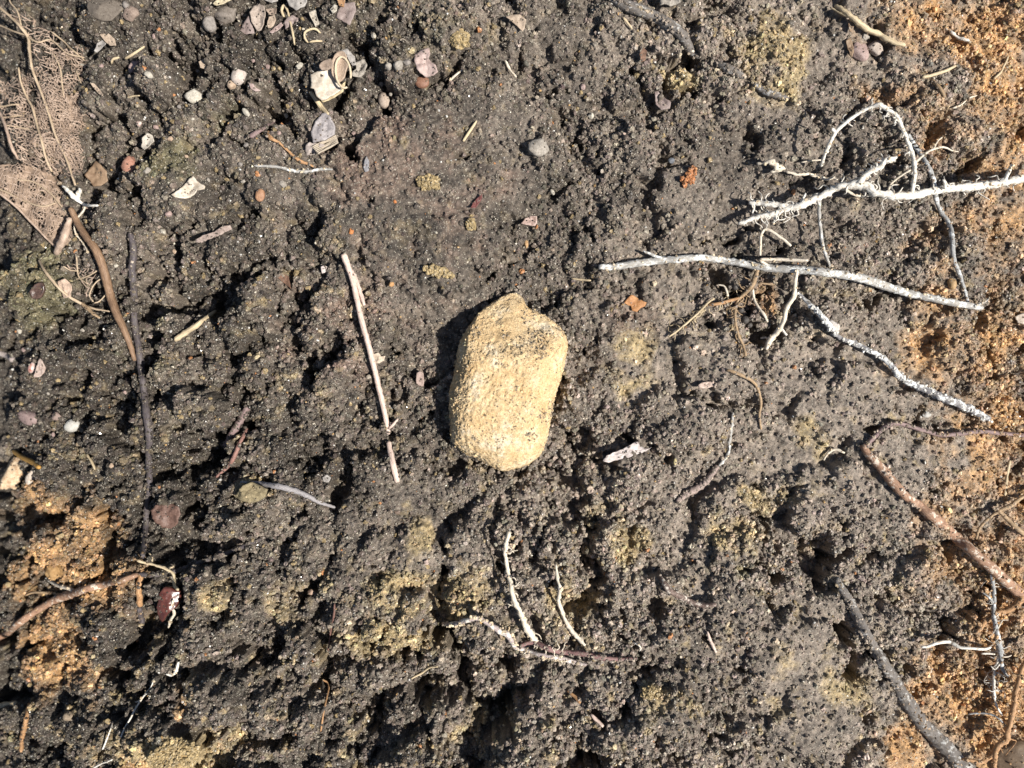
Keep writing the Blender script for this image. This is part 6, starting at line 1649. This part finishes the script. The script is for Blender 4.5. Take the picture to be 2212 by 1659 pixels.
flake('leaf_scrap', 'purplish-brown leaf flake by a crack, right of centre top', 'leaf', [(2328, 330), (2342, 328), (2360, 350), (2388, 368), (2385, 390), (2355, 395), (2335, 375)], L_PURPLE, thick=4, lift=10, bump_=0.08, seed=475)
flake('leaf_scrap', 'cinnamon-coloured leaf shred standing in a crack, right of centre top', 'leaf', [(2275, 200), (2290, 175), (2300, 190), (2296, 222), (2282, 228)], m_stone('cinnamon_shred', (0.16, 0.085, 0.055), (0.28, 0.17, 0.115)), thick=4, lift=18, curl=0.2, seed=476)
flake('leaf_scrap', 'dull grey flake lodged beside the black gap near the mauve twig', 'chip', [(1150, 1700), (1166, 1690), (1180, 1702), (1172, 1718), (1154, 1716)], L_GREY, thick=4, lift=8, seed=477)
# small pale grains scattered in the litter of the upper left, each its own little stone
r_ = np.random.default_rng(909)
spots = [(640, 380), (665, 555), (612, 500), (700, 590), (360, 240), (545, 125), (455, 275), (560, 455), (690, 425), (800, 480), (825, 500), (760, 600), (735, 640), (790, 690), (870, 640), (990, 470),
         (1050, 505), (1020, 410), (1090, 430), (880, 520), (850, 590), (940, 640), (1010, 660), (700, 250), (605, 175), (590, 130), (660, 200), (900, 220), (960, 240), (1005, 235), (1070, 235), (1330, 130), (1390, 330),
         (1450, 390), (1260, 470), (350, 470), (440, 640), (520, 610), (580, 820), (625, 900), (410, 940), (290, 1180), (80, 1240), (60, 1180), (30, 1400), (170, 1400), (330, 1330), (440, 1400), (190, 1550), (400, 1660)]
LAND = [(690, 345, 'the cream-white angular pebble'), (852, 270, 'the pinkish-white pebble'), (462, 590, 'the brick-red pebble'), (690, 675, 'the cream bark strip'), (1170, 300, 'the bark curl'),
        (1150, 460, 'the slate-like flake'), (926, 695, 'the orange-brown seed'), (770, 840, 'the pinkish wood chip'), (480, 190, 'the upper left straw'), (540, 505, 'the whitish curled flake'),
        (256, 1516, 'the smooth white oval pebble'), (145, 1040, 'the shiny dark husk'), (1030, 550, 'the knotted orange rootlet'), (1050, 608, 'the level grey rootlet'), (450, 1285, 'the leaf stalk foot'),
        (770, 60, 'the grey round stone'), (930, 70, 'the big pale husk'), (355, 625, 'the brown leaf scrap'), (155, 1310, 'the cream chip in the hole'), (520, 1400, 'the long dark stem')]
seen = set()
for k, (u, v) in enumerate(spots):
    w = r_.uniform(12, 23)
    q = int(r_.integers(0, 5))
    mt = [S_GREYPALE, S_TAN, S_PINK, S_GREY, S_WHITE][q]
    L_ = min(LAND, key=lambda t: math.hypot(t[0] - u, t[1] - v))
    dx, dy = u - L_[0], v - L_[1]
    d = ('right of' if dx > 0 else 'left of') if abs(dx) > abs(dy) else ('below' if dy > 0 else 'above')
    key = (d, L_[2])
    if key in seen:
        continue
    seen.add(key)
    stone('pebble', 'tiny %s pebble in the soil %s %s' % (['pale grey', 'tan', 'pinkish', 'grey', 'white'][q], d, L_[2]), 'pebble', u + r_.uniform(-6, 6), v + r_.uniform(-6, 6), w, w * r_.uniform(0.7, 1.4), w * 0.7,
          r_.uniform(0, 180), mt, 13, .16, 600 + k, sub=2, sink=0.42, group='tiny pale pebbles scattered on the left', smooth=False)
# ------------------------------------------------------------------ loose crumbs and sand on the soil (nobody could count them)
def crumb_stuff(name, pts, scl, rot, col, mat, variants, subdiv, flat):
    col = np.minimum(col, 0.7)
    me = bpy.data.meshes.new(name)
    me.from_pydata(pts.tolist(), [], [])
    n = len(pts)
    for an, ty, key, arr in (('scl', 'FLOAT_VECTOR', 'vector', scl), ('rot', 'FLOAT_VECTOR', 'vector', rot)):
        a = me.attributes.new(an, ty, 'POINT'); a.data.foreach_set(key, arr.astype(np.float32).ravel())
    a = me.attributes.new('col', 'FLOAT_COLOR', 'POINT')
    c4 = np.ones((n, 4), np.float32); c4[:, :3] = col
    a.data.foreach_set('color', c4.ravel())
    a = me.attributes.new('vid', 'INT', 'POINT'); a.data.foreach_set('value', rng.integers(0, variants, n).astype(np.int32))
    me.materials.append(mat)
    o = bpy.data.objects.new(name, me)
    o['kind'] = 'stuff'
    COL.objects.link(o)
    ng = bpy.data.node_groups.new(name, 'GeometryNodeTree')
    ng.interface.new_socket('Geometry', in_out='INPUT', socket_type='NodeSocketGeometry')
    ng.interface.new_socket('Geometry', in_out='OUTPUT', socket_type='NodeSocketGeometry')
    N, L = ng.nodes, ng.links
    gi, go = N.new('NodeGroupInput'), N.new('NodeGroupOutput')
    m2p = N.new('GeometryNodeMeshToPoints')
    L.new(gi.outputs[0], m2p.inputs['Mesh'])
    g2i = N.new('GeometryNodeGeometryToInstance')
    for k in range(variants):
        ico = N.new('GeometryNodeMeshIcoSphere')
        ico.inputs['Radius'].default_value = 1.0
        ico.inputs['Subdivisions'].default_value = subdiv
        pos = N.new('GeometryNodeInputPosition')
        ad = N.new('ShaderNodeVectorMath'); ad.operation = 'ADD'
        ad.inputs[1].default_value = (k * 7.3, k * 3.1 + 2, 1.7)
        L.new(pos.outputs[0], ad.inputs[0])
        nz = N.new('ShaderNodeTexNoise')
        nz.inputs['Scale'].default_value = 1.25
        nz.inputs['Detail'].default_value = 2.0
        L.new(ad.outputs[0], nz.inputs['Vector'])
        mr = N.new('ShaderNodeMapRange')
        mr.inputs['From Min'].default_value = 0.3; mr.inputs['From Max'].default_value = 0.7
        mr.inputs['To Min'].default_value = -0.5; mr.inputs['To Max'].default_value = 0.45
        L.new(nz.outputs[0], mr.inputs['Value'])
        sc = N.new('ShaderNodeVectorMath'); sc.operation = 'SCALE'
        L.new(pos.outputs[0], sc.inputs[0]); L.new(mr.outputs[0], sc.inputs['Scale'])
        sp = N.new('GeometryNodeSetPosition')
        L.new(ico.outputs['Mesh'], sp.inputs['Geometry']); L.new(sc.outputs[0], sp.inputs['Offset'])
        ss = N.new('GeometryNodeSetShadeSmooth')
        ss.inputs['Shade Smooth'].default_value = not flat
        L.new(sp.outputs[0], ss.inputs['Geometry'])
        sm = N.new('GeometryNodeSetMaterial'); sm.inputs['Material'].default_value = mat
        L.new(ss.outputs[0], sm.inputs['Geometry'])
        L.new(sm.outputs[0], g2i.inputs[0])
    iop = N.new('GeometryNodeInstanceOnPoints')
    iop.inputs['Pick Instance'].default_value = True
    L.new(m2p.outputs[0], iop.inputs['Points']); L.new(g2i.outputs[0], iop.inputs['Instance'])

    def named(an, ty):
        a = N.new('GeometryNodeInputNamedAttribute'); a.data_type = ty
        a.inputs['Name'].default_value = an
        return a.outputs[0]
    L.new(named('vid', 'INT'), iop.inputs['Instance Index'])
    L.new(named('rot', 'FLOAT_VECTOR'), iop.inputs['Rotation'])
    L.new(named('scl', 'FLOAT_VECTOR'), iop.inputs['Scale'])
    L.new(iop.outputs[0], go.inputs[0])
    md = o.modifiers.new('scatter', 'NODES')
    md.node_group = ng
    return o


def scatter(n, rlo, rhi, power, seed, bury):
    r = np.random.default_rng(seed)
    x = r.uniform(-0.2, 0.2, n); y = r.uniform(-0.152, 0.152, n)
    rad = (rlo + (rhi - rlo) * r.random(n) ** power) * PX
    ok = np.ones(n, bool)
    for (fx, fy, fr) in FOOT:
        ok &= (x - fx) ** 2 + (y - fy) ** 2 > (fr + rad) ** 2 * 0.9
    lift = g_at(Hm, x, y) - g_at(Hs, x, y)
    # crumbs sit on the clods more than in the gaps between them
    e = 4 * PX
    slope = np.hypot(g_at(Hm, x + e, y) - g_at(Hm, x - e, y), g_at(Hm, x, y + e) - g_at(Hm, x, y - e)) / (2 * e)
    ok &= r.random(n) < sample(rough_map, (-y / PX + 1368 - V0) / G, (x / PX + 1824 - U0) / G) * 1.25
    ok &= r.random(n) < np.clip(0.26 + lift / (40 * PX) + 0.42 * slope, 0.06, 1)
    x, y, rad = x[ok], y[ok], rad[ok]
    n = len(x)
    z = g_at(Hm, x, y) + rad * r.uniform(*bury, n)
    scl = rad[:, None] * r.uniform(0.65, 1.3, (n, 3))
    rot = r.uniform(0, 6.283, (n, 3))
    return np.stack([x, y, z], -1), scl, rot, r


pts, scl, rot, r_ = scatter(420000, 1.9, 9.5, 4.2, 501, (-0.1, 0.6))
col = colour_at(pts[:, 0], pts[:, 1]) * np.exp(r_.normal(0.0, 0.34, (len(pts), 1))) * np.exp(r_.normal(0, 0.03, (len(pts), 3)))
k = r_.random(len(pts))
col[k > 0.975] = np.array([0.20, 0.15, 0.08]) * r_.uniform(0.7, 1.3, ((k > 0.975).sum(), 1))
col[k < 0.0025] = np.array([0.30, 0.14, 0.06])
# soil and sand clinging to the roots
r_ = np.random.default_rng(77)
sp, ss, sc = [], [], []
for (x, y, z, r, d, kk) in STICK:
    for _ in range(r_.poisson(d * (0.5 + r / (10 * PX)))):
        a = r_.uniform(-0.3, math.pi + 0.3) if kk != 'w' else r_.uniform(0, math.pi)
        b = r_.uniform(0, 2 * math.pi)
        rad = r_.uniform(2.2, 5.5) * PX
        o_ = np.array([math.cos(a) * math.cos(b), math.cos(a) * math.sin(b), abs(math.sin(a))]) * r * 0.95
        sp.append(np.array([x, y, z]) + o_ + r_.normal(0, 2 * PX, 3) * np.array([1, 1, 0]))
        ss.append(rad * r_.uniform(0.7, 1.3, 3))
        if kk == 's':
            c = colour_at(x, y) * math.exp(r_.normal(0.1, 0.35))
        elif kk == 'p':
            c = np.array([0.42, 0.34, 0.24]) * math.exp(r_.normal(0, 0.3))
        else:
            c = np.array([0.60, 0.585, 0.55]) * math.exp(r_.normal(0, 0.2))
        sc.append(c)
for (p_, rad_, c_) in DUST:
    sp.append(p_); ss.append(rad_ * PX * r_.uniform(0.7, 1.3, 3))
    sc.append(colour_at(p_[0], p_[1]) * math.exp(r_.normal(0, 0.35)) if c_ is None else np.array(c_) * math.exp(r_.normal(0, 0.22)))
pts = np.vstack([pts, np.array(sp)]); scl = np.vstack([scl, np.array(ss)]); col = np.vstack([col, np.array(sc)])
rot = np.vstack([rot, r_.uniform(0, 6.28, (len(sp), 3))])
crumb_stuff('soil_crumbs', pts, scl, rot, col, M_CRUMB, 8, 2, True)

pts, scl, rot, r_ = scatter(20000, 1.6, 4.6, 1.8, 502, (0.1, 0.8))
k = r_.random(len(pts))
col = np.where(k[:, None] < 0.6, np.array([0.50, 0.45, 0.36]), np.where(k[:, None] < 0.85, np.array([0.60, 0.58, 0.54]), np.array([0.42, 0.27, 0.12])))
col = col * r_.uniform(0.5, 1.1, (len(pts), 1))
m, t, b = nt('sand_grain')
at = add(t, 'ShaderNodeAttribute', attribute_type='INSTANCER', attribute_name='col')
t.links.new(at.outputs['Color'], b.inputs['Base Color'])
b.inputs['Roughness'].default_value = 0.16
b.inputs['Specular IOR Level'].default_value = 0.7
crumb_stuff('sand_grains', pts, scl, rot, col, m, 5, 1, True)
